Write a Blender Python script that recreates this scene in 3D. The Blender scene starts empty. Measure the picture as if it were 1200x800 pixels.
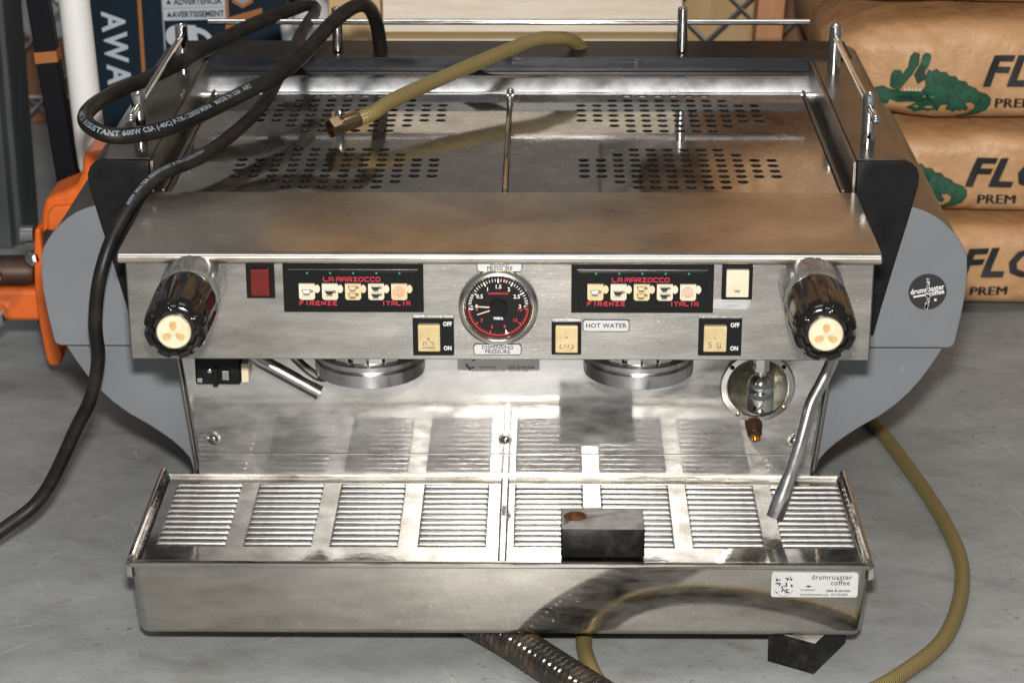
import bpy, bmesh, math, random
from mathutils import Vector, Matrix, noise
from mathutils.bvhtree import BVHTree
random.seed(7)
C = bpy.context.scene.collection
R = math.radians
PI = math.pi

# ------------------------------------------------------------------ camera, light, exposure
scene = bpy.context.scene
cam_d = bpy.data.cameras.new('camera')
cam = bpy.data.objects.new('camera', cam_d); C.objects.link(cam)
CAM = Vector((0.0330, -1.6072, 0.8707))
pit, yaw, roll = R(20.985), R(-0.8374), R(-0.1443)
fwd = Vector((math.sin(yaw)*math.cos(pit), math.cos(yaw)*math.cos(pit), -math.sin(pit)))
rt = Vector((math.cos(yaw), -math.sin(yaw), 0)); up = rt.cross(fwd)
rt2 = rt*math.cos(roll)+up*math.sin(roll); up2 = -rt*math.sin(roll)+up*math.cos(roll)
M = Matrix((rt2, up2, -fwd)).transposed().to_4x4(); M.translation = CAM
cam.matrix_world = M
cam_d.sensor_width = 36; cam_d.lens = 36*2724.5/1200
cam_d.clip_start = .05; cam_d.clip_end = 60
cam_d.dof.use_dof = True; cam_d.dof.focus_distance = 1.74; cam_d.dof.aperture_fstop = 16
scene.camera = cam

world = bpy.data.worlds.new('World'); scene.world = world; world.use_nodes = True
world.node_tree.nodes['Background'].inputs[0].default_value = (.80, .84, .90, 1)
world.node_tree.nodes['Background'].inputs[1].default_value = .17

fl = bpy.data.lights.new('camera_flash', 'AREA'); fl.shape = 'RECTANGLE'; fl.size = .07; fl.size_y = .045
fl.energy = 45; fl.color = (1, .965, .92)
flo = bpy.data.objects.new('camera_flash', fl); C.objects.link(flo)
flo.location = CAM + up2*.125 + fwd*.02
flo.rotation_euler = (Vector((0, .15, .2))-flo.location).to_track_quat('-Z', 'Y').to_euler()
ce = bpy.data.lights.new('overhead_fill', 'AREA'); ce.shape = 'RECTANGLE'; ce.size = 1.6; ce.size_y = .9; ce.energy = 14  # unseen soft light added overhead as bounce and for metal highlights
ceo = bpy.data.objects.new('overhead_fill', ce); C.objects.link(ceo); ceo.location = (0, -.15, 2.6)

scene.view_settings.view_transform = 'Standard'; scene.view_settings.look = 'None'
scene.view_settings.exposure = .14; scene.view_settings.gamma = 1
scene.cycles.max_bounces = 10; scene.cycles.glossy_bounces = 8
scene.cycles.caustics_reflective = True; scene.cycles.blur_glossy = .4
scene.cycles.use_denoising = True

# ------------------------------------------------------------------ materials
def mat(name, col, rough=.5, metal=0, col2=None, nscale=8, ndet=4, nlo=.4, nhi=.65, stretch=(1, 1, 1), rvar=0, bump=0, bscale=40, bstretch=(1, 1, 1), coat=0, spec=.5, emit=0, scratch=0, scol=None, aniso=0, haze=None, bdist=.002):
    m = bpy.data.materials.new(name); m.use_nodes = True
    nt = m.node_tree; N = nt.nodes; Lk = nt.links; b = N['Principled BSDF']
    b.inputs['Base Color'].default_value = (*col, 1); b.inputs['Roughness'].default_value = rough
    b.inputs['Metallic'].default_value = metal; b.inputs['Specular IOR Level'].default_value = spec
    b.inputs['Coat Weight'].default_value = coat
    if emit:
        b.inputs['Emission Color'].default_value = (*col, 1); b.inputs['Emission Strength'].default_value = emit
    tc = N.new('ShaderNodeTexCoord')
    def nz(scale, det, st):
        mp = N.new('ShaderNodeMapping'); mp.inputs['Scale'].default_value = st
        Lk.new(tc.outputs['Object'], mp.inputs[0])
        n = N.new('ShaderNodeTexNoise'); n.inputs['Scale'].default_value = scale; n.inputs['Detail'].default_value = det
        n.inputs['Roughness'].default_value = .62
        Lk.new(mp.outputs[0], n.inputs['Vector']); return n
    def ramp(src, lo, hi, c0, c1):
        r = N.new('ShaderNodeValToRGB'); r.color_ramp.elements[0].position = lo; r.color_ramp.elements[1].position = hi
        r.color_ramp.elements[0].color = (*c0, 1); r.color_ramp.elements[1].color = (*c1, 1)
        Lk.new(src, r.inputs[0]); return r
    last = None
    if col2:
        n = nz(nscale, ndet, stretch); r = ramp(n.outputs['Fac'], nlo, nhi, col, col2)
        last = r.outputs[0]; Lk.new(last, b.inputs['Base Color'])
    if rvar:
        n2 = nz(nscale*.7, 6, stretch)
        mr = N.new('ShaderNodeMapRange'); mr.inputs[1].default_value = .3; mr.inputs[2].default_value = .7
        mr.inputs[3].default_value = max(.02, rough-rvar); mr.inputs[4].default_value = rough+rvar
        Lk.new(n2.outputs['Fac'], mr.inputs[0]); Lk.new(mr.outputs[0], b.inputs['Roughness'])
    if scratch:
        fac = None
        for k, (ang, sc) in enumerate(((.35, 9), (-.6, 13), (1.1, 11))):
            mp = N.new('ShaderNodeMapping'); mp.vector_type = 'TEXTURE'; mp.inputs['Rotation'].default_value = (ang*.9, ang, ang*1.1); mp.inputs['Scale'].default_value = (1/1.2, 1/34, 1/34)
            Lk.new(tc.outputs['Object'], mp.inputs[0])
            n = N.new('ShaderNodeTexNoise'); n.inputs['Scale'].default_value = sc*scratch; n.inputs['Detail'].default_value = 2
            Lk.new(mp.outputs[0], n.inputs['Vector'])
            r = ramp(n.outputs['Fac'], .70, .74, (0, 0, 0), (1, 1, 1))
            if fac is None: fac = r.outputs[0]
            else:
                mx = N.new('ShaderNodeMath'); mx.operation = 'MAXIMUM'; Lk.new(fac, mx.inputs[0]); Lk.new(r.outputs[0], mx.inputs[1]); fac = mx.outputs[0]
        nm = nz(5, 2, (1, 1, 1)); rm = ramp(nm.outputs['Fac'], .48, .62, (0, 0, 0), (1, 1, 1))
        mu = N.new('ShaderNodeMath'); mu.operation = 'MULTIPLY'; Lk.new(fac, mu.inputs[0]); Lk.new(rm.outputs[0], mu.inputs[1])
        mix = N.new('ShaderNodeMix'); mix.data_type = 'RGBA'; Lk.new(mu.outputs[0], mix.inputs['Factor'])
        if last: Lk.new(last, mix.inputs['A'])
        else: mix.inputs['A'].default_value = (*col, 1)
        mix.inputs['B'].default_value = (*(scol or (.8, .8, .8)), 1)
        Lk.new(mix.outputs['Result'], b.inputs['Base Color'])
    if bump:
        n3 = nz(bscale, 4, bstretch); bp = N.new('ShaderNodeBump'); bp.inputs['Strength'].default_value = bump
        bp.inputs['Distance'].default_value = bdist; Lk.new(n3.outputs['Fac'], bp.inputs['Height']); Lk.new(bp.outputs[0], b.inputs['Normal'])
    if aniso:
        b.inputs['Anisotropic'].default_value = aniso
        cv = N.new('ShaderNodeCombineXYZ'); cv.inputs[1].default_value = .6; cv.inputs[2].default_value = .8
        Lk.new(cv.outputs[0], b.inputs['Tangent'])
    if haze:   # aged steel scatters in two lobes: a clear reflection and a wide soft one
        h = N.new('ShaderNodeBsdfPrincipled'); h.inputs['Metallic'].default_value = metal; h.inputs['Roughness'].default_value = haze[1]
        for k in ('Base Color', 'Normal', 'Tangent'):
            if b.inputs[k].is_linked: Lk.new(b.inputs[k].links[0].from_socket, h.inputs[k])
        if not b.inputs['Base Color'].is_linked: h.inputs['Base Color'].default_value = (*col, 1)
        if len(haze) > 2:
            h.inputs['Anisotropic'].default_value = haze[2]
            if not h.inputs['Tangent'].is_linked:
                cv = N.new('ShaderNodeCombineXYZ'); cv.inputs[1].default_value = .6; cv.inputs[2].default_value = .8; Lk.new(cv.outputs[0], h.inputs['Tangent'])
        ms = N.new('ShaderNodeMixShader'); ng = nz(nscale*1.7, 7, stretch); mr = N.new('ShaderNodeMapRange')
        mr.inputs[1].default_value = .32; mr.inputs[2].default_value = .68; mr.inputs[3].default_value = max(0, haze[0]-.22); mr.inputs[4].default_value = min(1, haze[0]+.22)
        Lk.new(ng.outputs['Fac'], mr.inputs[0]); Lk.new(mr.outputs[0], ms.inputs[0]); Lk.new(b.outputs[0], ms.inputs[1]); Lk.new(h.outputs[0], ms.inputs[2])
        Lk.new(ms.outputs[0], N['Material Output'].inputs['Surface'])
    return m

mm = {}
mm['brushed'] = mat('brushed_steel', (.275, .262, .238), .22, 1, col2=(.43, .415, .385), nscale=14, ndet=9, nlo=.3, nhi=.72, stretch=(1, 4, 4), rvar=.05, bump=.12, bscale=60, bstretch=(1, 22, 22), scratch=2.6, scol=(.85, .85, .84), aniso=.8, haze=(.30, .40, .6))
mm['tray_steel'] = mat('drip_tray_steel', (.40, .370, .325), .04, 1, col2=(.58, .55, .50), nscale=14, ndet=9, nlo=.3, nhi=.72, stretch=(1, 4, 4), rvar=.02, bump=.014, bscale=50, bstretch=(1, 26, 26), scratch=2.4, scol=(.9, .9, .9), haze=(.26, .36, .6))
mm['mirror'] = mat('worn_mirror_steel', (.40, .385, .37), .06, 1, col2=(.56, .545, .525), nscale=16, ndet=10, nlo=.32, nhi=.72, rvar=.04, bump=.03, bscale=30, scratch=2.4, scol=(.72, .70, .67), haze=(.26, .33))
mm['cover'] = mat('satin_steel', (.46, .415, .355), .17, 1, col2=(.66, .61, .54), nscale=14, ndet=10, nlo=.34, nhi=.66, rvar=.05, bump=.025, bscale=40, bstretch=(1, 6, 6), scratch=2.6, scol=(.75, .72, .68), haze=(.42, .38))
mm['splash'] = mat('splash_steel', (.44, .435, .42), .035, 1, col2=(.66, .655, .645), nscale=16, ndet=9, nlo=.3, nhi=.7, stretch=(1, 3, 3), rvar=.02, bump=.010, bscale=50, bstretch=(1, 14, 14), scratch=2.4, scol=(.9, .9, .9), haze=(.44, .36, .4))
mm['grate'] = mat('grate_steel', (.46, .44, .41), .06, 1, col2=(.33, .31, .28), nscale=30, ndet=9, rvar=.05, bump=.05, bscale=110, haze=(.27, .36))
mm['slat'] = mat('slat_steel', (.78, .77, .75), .20, 1, col2=(.66, .65, .63), nscale=40, rvar=.03, haze=(.35, .36))
mm['stained'] = mat('coffee_stained_well', (.13, .108, .085), .42, 0, col2=(.21, .18, .15), nscale=50, ndet=8, spec=.3)
mm['chrome'] = mat('chrome', (.75, .74, .72), .07, 1, col2=(.6, .58, .55), nscale=30, rvar=.04)
mm['wandmetal'] = mat('polished_tube', (.80, .79, .77), .13, 1, col2=(.62, .6, .57), nscale=50, rvar=.04, haze=(.3, .34))
mm['dull_chrome'] = mat('dull_chrome', (.62, .61, .6), .24, 1, col2=(.42, .40, .38), nscale=40, rvar=.08)
mm['bezel'] = mat('bezel_steel', (.72, .68, .6), .2, 1)
mm['skin'] = mat('dark_steel', (.20, .185, .16), .34, 1, col2=(.28, .26, .23), nscale=14, ndet=8, rvar=.08, bump=.05, bscale=30)
mm['paint'] = mat('grey_paint', (.140, .149, .161), .32, 0, col2=(.158, .167, .179), nscale=9, ndet=9, bump=.04, bscale=150, scratch=.5, scol=(.17, .19, .21), spec=.45)
mm['black'] = mat('black_plastic', (.006, .006, .0062), .22, 0, rvar=.06, nscale=30, bump=.02, bscale=200, spec=.22)
mm['collar'] = mat('worn_sheen_collar', (.16, .157, .152), .17, .55, col2=(.42, .415, .405), nscale=60, nlo=.35, nhi=.75, rvar=.06, scratch=3, scol=(.55, .55, .54))  # worn grey, base lightened to stand in for bright reflections
mm['rearpaint'] = mat('dark_olive_paint', (.011, .010, .008), .45, 0, col2=(.022, .020, .016), nscale=40, spec=.2)
mm['strip'] = mat('glossy_black_strip', (.006, .007, .010), .3, 0, spec=.18)
mm['black_matte'] = mat('black_lacquer', (.005, .005, .0055), .42, 0, col2=(.009, .009, .0095), nscale=60, rvar=.1, spec=.16, scratch=2, scol=(.03, .03, .03))
mm['bakelite'] = mat('black_bakelite', (.006, .0055, .005), .13, 0, coat=.15, rvar=.05, nscale=60, bump=.03, bscale=90, spec=.5)
mm['inner'] = mat('shaded_interior', (.02, .019, .018), .7)
mm['red'] = mat('red_plastic', (.085, .0045, .003), .25, 0, col2=(.12, .006, .004), nscale=120)
mm['ivory'] = mat('ivory_plastic', (.56, .47, .29), .35, 0, col2=(.47, .36, .17), nscale=90, nlo=.4, nhi=.75)
mm['ivory_lite'] = mat('pale_ivory_plastic', (.58, .53, .41), .35, 0, col2=(.53, .46, .32), nscale=60)
mm['amber'] = mat('aged_ivory_plastic', (.44, .33, .15), .34, 0, col2=(.54, .44, .25), nscale=110, nlo=.35, nhi=.7)
mm['bean'] = mat('tan_print', (.42, .26, .11), .5, 0, col2=(.52, .38, .2), nscale=220)
mm['cap'] = mat('cream_cap', (.60, .52, .37), .35, 0, col2=(.54, .44, .28), nscale=120)
mm['white'] = mat('white_print', (.62, .62, .60), .5)
mm['pink'] = mat('red_print', (.52, .022, .05), .5)
mm['dialred'] = mat('dial_red_print', (.55, .035, .03), .5)
mm['ink'] = mat('black_print', (.012, .012, .012), .55)
mm['greyink'] = mat('worn_grey_print', (.16, .14, .12), .6)
mm['green'] = mat('green_lens', (.01, .30, .16), .25)
mm['label'] = mat('silver_label', (.50, .50, .495), .45, .0, col2=(.45, .45, .445), nscale=90)
mm['clearlabel'] = mat('pale_label', (.78, .78, .77), .45)
mm['tape'] = mat('paper_tape', (.42, .42, .41), .7, 0, col2=(.32, .32, .31), nscale=120)
mm['dial'] = mat('dial_black', (.008, .008, .0078), .5, spec=.2)
mm['rubber'] = mat('black_rubber', (.006, .006, .006), .5, 0, col2=(.028, .024, .020), nscale=70, ndet=8, nlo=.5, nhi=.72, bump=.12, bscale=160, spec=.25, scratch=3, scol=(.06, .055, .05))
mm['dusty'] = mat('dusty_rubber', (.30, .28, .26), .8, 0, col2=(.17, .155, .14), nscale=60, bump=.2, bscale=150)
mm['rust'] = mat('rusty_metal', (.16, .06, .015), .6, .3, col2=(.05, .02, .01), nscale=120)
mm['cable'] = mat('black_cable', (.008, .0075, .007), .42, 0, col2=(.020, .017, .014), nscale=40, rvar=.08, bump=.05, bscale=180, spec=.25)
mm['hose_end'] = mat('brass_fitting', (.52, .38, .22), .22, 1, col2=(.38, .27, .15), nscale=60, rvar=.08)
mm['brass'] = mat('brass', (.55, .36, .14), .28, 1, col2=(.35, .2, .08), nscale=120)
mm['copper'] = mat('brown_patina', (.10, .05, .03), .5, .7, col2=(.05, .025, .018), nscale=150)
mm['drain'] = mat('dirty_black_tube', (.016, .013, .010), .16, 0, col2=(.055, .038, .022), nscale=32, nlo=.5, nhi=.66, rvar=.05, coat=.3)
mm['glassgrn'] = mat('olive_metal', (.40, .385, .30), .14, 1, col2=(.27, .255, .19), nscale=40, haze=(.3, .35))
mm['kraft'] = mat('kraft_paper', (.52, .30, .145), .50, 0, col2=(.40, .215, .092), nscale=12, ndet=10, bump=.8, bscale=22, bdist=.006, spec=.5)
mm['storage'] = mat('reflected_case_grey', (.04, .038, .036), .5)
mm['kraftbox'] = mat('reflected_box_card', (.42, .26, .13), .7, 0, col2=(.36, .21, .10), nscale=7)
mm['croc'] = mat('green_print', (.010, .085, .040), .6, 0, col2=(.007, .055, .027), nscale=90)
mm['crocdk'] = mat('dark_green_print', (.006, .028, .016), .6)
mm['navy'] = mat('navy_card', (.004, .012, .022), .5, 0, col2=(.006, .016, .028), nscale=9, spec=.15)
mm['orangeprint'] = mat('orange_print', (.30, .10, .015), .55)
mm['silver'] = mat('pale_blue_print', (.42, .46, .50), .5)
mm['silverdk'] = mat('grey_blue_print', (.22, .26, .30), .5)
mm['wood'] = mat('pale_board', (.74, .64, .50), .6, 0, col2=(.82, .74, .62), nscale=14, ndet=8, stretch=(1, 5, 9), bump=.1, bscale=30, bstretch=(1, 8, 8))
mm['tan'] = mat('tan_board', (.55, .36, .17), .6, 0, col2=(.62, .43, .22), nscale=7, stretch=(6, 5, 1))
mm['gapwood'] = mat('yellow_brown_batten', (.30, .20, .07), .7)  # yellow-brown strip in the gap between the pale boards
mm['brownwood'] = mat('brown_wood', (.20, .10, .05), .65, 0, col2=(.26, .14, .07), nscale=8, stretch=(6, 6, 1))
mm['redwood'] = mat('orange_brown_wood', (.42, .20, .09), .6, 0, col2=(.36, .16, .07), nscale=8, stretch=(6, 6, 1))
mm['cardbrown'] = mat('brown_cardboard', (.22, .10, .05), .75, 0, col2=(.26, .125, .065), nscale=8)
mm['cardgrey'] = mat('white_carton', (.50, .50, .52), .6)
mm['wire'] = mat('galvanized_wire', (.36, .37, .38), .45, .8)
mm['steelpost'] = mat('grey_steel_post', (.075, .08, .085), .5, .2, col2=(.055, .058, .062), nscale=8, stretch=(8, 8, 1))
mm['blackpost'] = mat('black_painted_bar', (.004, .0045, .007), .45, spec=.15)
mm['whitepole'] = mat('dirty_white_plastic', (.70, .69, .67), .5, 0, col2=(.52, .49, .43), nscale=12, nlo=.5, nhi=.75)
mm['orange'] = mat('worn_orange_paint', (.62, .115, .010), .42, 0, col2=(.30, .055, .010), nscale=26, ndet=9, nlo=.50, nhi=.74, rvar=.1, scratch=3, scol=(.08, .03, .015), bump=.1, bscale=60)
mm['greasy'] = mat('greasy_black', (.012, .009, .007), .5, .2, col2=(.06, .02, .006), nscale=40)
mm['jug'] = mat('white_polythene', (.60, .61, .62), .4, 0, col2=(.5, .5, .5), nscale=20)
mm['wall'] = mat('warm_block_wall', (.46, .44, .41), .7, 0, col2=(.38, .365, .34), nscale=3)
def braid_mat(name, c0, c1):
    m = bpy.data.materials.new(name); m.use_nodes = True; nt = m.node_tree; N = nt.nodes; Lk = nt.links; b = N['Principled BSDF']
    tc = N.new('ShaderNodeTexCoord'); outs = []
    for sg in (1, -1):
        sep = N.new('ShaderNodeSeparateXYZ'); Lk.new(tc.outputs['UV'], sep.inputs[0])
        a = N.new('ShaderNodeMath'); a.operation = 'MULTIPLY'; a.inputs[1].default_value = 400*2*PI; Lk.new(sep.outputs[0], a.inputs[0])
        c = N.new('ShaderNodeMath'); c.operation = 'MULTIPLY'; c.inputs[1].default_value = sg*10*2*PI; Lk.new(sep.outputs[1], c.inputs[0])
        s = N.new('ShaderNodeMath'); s.operation = 'ADD'; Lk.new(a.outputs[0], s.inputs[0]); Lk.new(c.outputs[0], s.inputs[1])
        w = N.new('ShaderNodeMath'); w.operation = 'SINE'; Lk.new(s.outputs[0], w.inputs[0]); outs.append(w)
    mx = N.new('ShaderNodeMath'); mx.operation = 'MAXIMUM'; Lk.new(outs[0].outputs[0], mx.inputs[0]); Lk.new(outs[1].outputs[0], mx.inputs[1])
    r = N.new('ShaderNodeValToRGB'); r.color_ramp.elements[0].position = .1; r.color_ramp.elements[1].position = .9
    r.color_ramp.elements[0].color = (*c0, 1); r.color_ramp.elements[1].color = (*c1, 1); Lk.new(mx.outputs[0], r.inputs[0])
    Lk.new(r.outputs[0], b.inputs['Base Color']); b.inputs['Metallic'].default_value = .35; b.inputs['Roughness'].default_value = .38
    bp = N.new('ShaderNodeBump'); bp.inputs['Strength'].default_value = .5; bp.inputs['Distance'].default_value = .0006
    Lk.new(mx.outputs[0], bp.inputs['Height']); Lk.new(bp.outputs[0], b.inputs['Normal'])
    return m
mm['braid'] = braid_mat('brass_braid', (.12, .085, .026), (.36, .28, .115))

def floor_mat():
    m = bpy.data.materials.new('painted_concrete'); m.use_nodes = True; nt = m.node_tree; N = nt.nodes; Lk = nt.links; b = N['Principled BSDF']
    tc = N.new('ShaderNodeTexCoord')
    def nz(scale, det, st=(1, 1, 1), rot=0, rough=.6):
        mp = N.new('ShaderNodeMapping'); mp.vector_type = 'TEXTURE'; mp.inputs['Scale'].default_value = (1/st[0], 1/st[1], 1/st[2]); mp.inputs['Rotation'].default_value = (0, 0, rot)
        Lk.new(tc.outputs['Object'], mp.inputs[0]); n = N.new('ShaderNodeTexNoise'); n.inputs['Scale'].default_value = scale; n.inputs['Detail'].default_value = det
        n.inputs['Roughness'].default_value = rough; Lk.new(mp.outputs[0], n.inputs['Vector']); return n.outputs['Fac']
    def ramp(src, lo, hi, c0, c1):
        r = N.new('ShaderNodeValToRGB'); e = r.color_ramp.elements; e[0].position = lo; e[1].position = hi; e[0].color = (*c0, 1); e[1].color = (*c1, 1); Lk.new(src, r.inputs[0]); return r.outputs[0]
    def mix(f, a, bcol):
        x = N.new('ShaderNodeMix'); x.data_type = 'RGBA'; Lk.new(f, x.inputs['Factor']); Lk.new(a, x.inputs['A']); x.inputs['B'].default_value = (*bcol, 1); return x.outputs['Result']
    base = ramp(nz(7, 10, (1, 1.6, 1), .2, .72), .30, .70, (.180, .190, .188), (.315, .325, .320))
    W, K = (1, 1, 1), (0, 0, 0)
    stains = ramp(nz(13, 9, (1, 1.9, 1), -.3), .54, .70, K, (.62, .62, .62)); base = mix(stains, base, (.165, .148, .125))
    dark = ramp(nz(95, 7, (1, 1.5, 1), .5), .60, .67, K, (.8, .8, .8)); gate = ramp(nz(8, 3), .48, .6, K, W)
    mu = N.new('ShaderNodeMath'); mu.operation = 'MULTIPLY'; Lk.new(dark, mu.inputs[0]); Lk.new(gate, mu.inputs[1]); base = mix(mu.outputs[0], base, (.09, .085, .08))
    for rot, sc in ((-.5, 5), (.75, 4), (.3, 6), (1.9, 5), (-1.1, 4)):
        s = ramp(nz(sc*1.6, 2.5, (1, 38, 1), rot), .675, .72, K, (.8, .8, .8)); g = ramp(nz(6+rot, 3), .47, .62, K, W)
        mu = N.new('ShaderNodeMath'); mu.operation = 'MULTIPLY'; Lk.new(s, mu.inputs[0]); Lk.new(g, mu.inputs[1]); base = mix(mu.outputs[0], base, (.50, .50, .49))
    gr = ramp(nz(420, 3, (1, 1, 1), 0, .8), .56, .70, K, (.55, .55, .55)); base = mix(gr, base, (.13, .128, .12))
    gl = ramp(nz(300, 3, (1, 1, 1), 1.0, .8), .60, .74, K, (.5, .5, .5)); base = mix(gl, base, (.42, .42, .41))
    Lk.new(base, b.inputs['Base Color'])
    rr = N.new('ShaderNodeMapRange'); rr.inputs[3].default_value = .34; rr.inputs[4].default_value = .62; Lk.new(nz(8, 5), rr.inputs[0]); Lk.new(rr.outputs[0], b.inputs['Roughness'])
    bp = N.new('ShaderNodeBump'); bp.inputs['Strength'].default_value = .22; bp.inputs['Distance'].default_value = .002; Lk.new(nz(110, 8), bp.inputs['Height']); Lk.new(bp.outputs[0], b.inputs['Normal'])
    return m
mm['floor'] = floor_mat()

# ------------------------------------------------------------------ mesh builder
class MB:
    def __init__(s): s.v = []; s.f = []; s.m = []; s.uv = None; s.fu = []
    def add(s, vs, fs, mi=0):
        o = len(s.v); s.v += [Vector(v) for v in vs]
        for f in fs: s.f.append([i+o for i in f]); s.m.append(mi); s.fu.append(None)
        return s
    def box(s, x0, x1, y0, y1, z0, z1, mi=0, T=None):
        vs = [Vector((x, y, z)) for z in (z0, z1) for y in (y0, y1) for x in (x0, x1)]
        if T is not None: vs = [T @ v for v in vs]
        return s.add(vs, [(0, 2, 3, 1), (4, 5, 7, 6), (0, 1, 5, 4), (2, 6, 7, 3), (0, 4, 6, 2), (1, 3, 7, 5)], mi)
    def prism(s, pts, axis, a, b, mi=0, mcap=None, mcap2=None):
        """extrude a 2d polygon. axis y: pts are (x,z); axis x: (y,z); axis z: (x,y)"""
        f = {'y': lambda p, t: (p[0], t, p[1]), 'x': lambda p, t: (t, p[0], p[1]), 'z': lambda p, t: (p[0], p[1], t)}[axis]
        n = len(pts); s.add([f(p, a) for p in pts]+[f(p, b) for p in pts], [], 0); o = len(s.v)-2*n
        def ff(ix, m): s.f.append([o+i for i in ix]); s.m.append(m); s.fu.append(None)
        ff(list(range(n)), mi if mcap is None else mcap); ff(list(range(2*n-1, n-1, -1)), mi if mcap2 is None else mcap2)
        for i in range(n): j = (i+1) % n; ff([i, j, n+j, n+i], mi)
        return s
    def loft(s, loops, mi=0, cap0=True, cap1=True, closed=True, mis=None):
        n = len(loops[0]); o = len(s.v)
        for lp in loops: s.v += [Vector(p) for p in lp]
        for k in range(len(loops)-1):
            for i in range(n if closed else n-1):
                j = (i+1) % n; s.f.append([o+k*n+i, o+k*n+j, o+(k+1)*n+j, o+(k+1)*n+i]); s.m.append(mis[k] if mis else mi); s.fu.append(None)
        if cap0: s.f.append([o+i for i in range(n)][::-1]); s.m.append(mis[0] if mis else mi); s.fu.append(None)
        if cap1: s.f.append([o+(len(loops)-1)*n+i for i in range(n)]); s.m.append(mis[-1] if mis else mi); s.fu.append(None)
        return s
    def lathe(s, prof, org, axis, n=32, mi=0, mis=None, mod=None):
        """prof: list of (r, t) along axis from org"""
        ax = Vector(axis).normalized(); u = ax.orthogonal().normalized()
        if abs(ax.y) > .9: u = Vector((1, 0, 0))
        w = ax.cross(u); loops = []
        for r, t in prof:
            lp = []
            for i in range(n):
                a = 2*PI*i/n; rr = max(r, 1e-5)*(mod(a, t) if mod else 1)
                lp.append(Vector(org)+ax*t+u*(rr*math.cos(a))+w*(rr*math.sin(a)))
            loops.append(lp)
        return s.loft(loops, mi, True, True, True, mis)
    def tube(s, pts, r, n=12, mi=0, cap=True, uv=False):
        fr = frames(pts); o = len(s.v); L = 0; lens = []
        for k, (p, t, a, b) in enumerate(fr):
            if k: L += (p-fr[k-1][0]).length
            lens.append(L); rr = r(L) if callable(r) else r
            for i in range(n):
                g = 2*PI*i/n; s.v.append(p+a*(rr*math.cos(g))+b*(rr*math.sin(g)))
        for k in range(len(fr)-1):
            for i in range(n):
                j = (i+1) % n; s.f.append([o+k*n+i, o+k*n+j, o+(k+1)*n+j, o+(k+1)*n+i]); s.m.append(mi)
                s.fu.append([(lens[k], i/n), (lens[k], (i+1)/n), (lens[k+1], (i+1)/n), (lens[k+1], i/n)] if uv else None)
        if cap:
            s.f.append([o+i for i in range(n)][::-1]); s.m.append(mi); s.fu.append(None)
            s.f.append([o+(len(fr)-1)*n+i for i in range(n)]); s.m.append(mi); s.fu.append(None)
        return s
    def sphere(s, c, r, mi=0, n=14, sc=(1, 1, 1)):
        prof = [(r*math.sin(PI*k/8), -r*math.cos(PI*k/8)) for k in range(9)]
        q = MB().lathe(prof, (0, 0, 0), (0, 0, 1), n); return s.add([Vector((v.x*sc[0], v.y*sc[1], v.z*sc[2]))+Vector(c) for v in q.v], q.f, mi)
    def text(s, body, size, T, mi=0, align='CENTER', bold=0, shear=0, ext=.00012, sx=1, space=1, fn=None, sub=0):
        vs, fs = text_mesh(body, size, align, bold, shear, ext, sx, space, sub)
        return s.add([fn(v) for v in vs] if fn else [T @ v for v in vs], fs, mi)

def frames(pts):
    pts = [Vector(p) for p in pts]; n = len(pts); T = []
    for i in range(n): T.append((pts[min(i+1, n-1)]-pts[max(i-1, 0)]).normalized())
    a = T[0].orthogonal().normalized(); out = []
    for i in range(n):
        a = (a-T[i]*a.dot(T[i])).normalized(); out.append((pts[i], T[i], a, T[i].cross(a)))
    return out
def spline(cps, step=.006):
    P = [Vector(p) for p in cps]; P = [P[0]*2-P[1]]+P+[P[-1]*2-P[-2]]; out = []
    for i in range(1, len(P)-2):
        p0, p1, p2, p3 = P[i-1:i+3]; n = max(2, int((p2-p1).length/step))
        for k in range(n):
            t = k/n; out.append(.5*((2*p1)+(p2-p0)*t+(2*p0-5*p1+4*p2-p3)*t*t+(3*p1-p0-3*p2+p3)*t**3))
    out.append(P[-2]); return out
_tc = {}
def text_mesh(body, size, align, bold, shear, ext, sx, space, sub):
    cu = bpy.data.curves.new('lettering', 'FONT'); cu.body = body; cu.size = size; cu.align_x = align; cu.align_y = 'CENTER'
    cu.offset = bold*size; cu.shear = shear; cu.extrude = ext; cu.resolution_u = 2; cu.space_character = space; cu.space_line = .8
    ob = bpy.data.objects.new('lettering', cu); me = bpy.data.meshes.new_from_object(ob)
    if sub:
        bm = bmesh.new(); bm.from_mesh(me); bmesh.ops.triangulate(bm, faces=bm.faces)
        for _ in range(4):
            es = [e for e in bm.edges if e.calc_length() > sub]
            if not es: break
            bmesh.ops.subdivide_edges(bm, edges=es, cuts=1); bmesh.ops.triangulate(bm, faces=bm.faces)
        bm.to_mesh(me); bm.free()
    vs = [Vector((v.co.x*sx, v.co.y, v.co.z)) for v in me.vertices]; fs = [list(p.vertices) for p in me.polygons]
    bpy.data.objects.remove(ob); bpy.data.curves.remove(cu); bpy.data.meshes.remove(me)
    return vs, fs
def FR(x, y, z): # frame on a surface that faces -y
    return Matrix(((1, 0, 0, x), (0, 0, -1, y), (0, 1, 0, z), (0, 0, 0, 1)))

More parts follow.
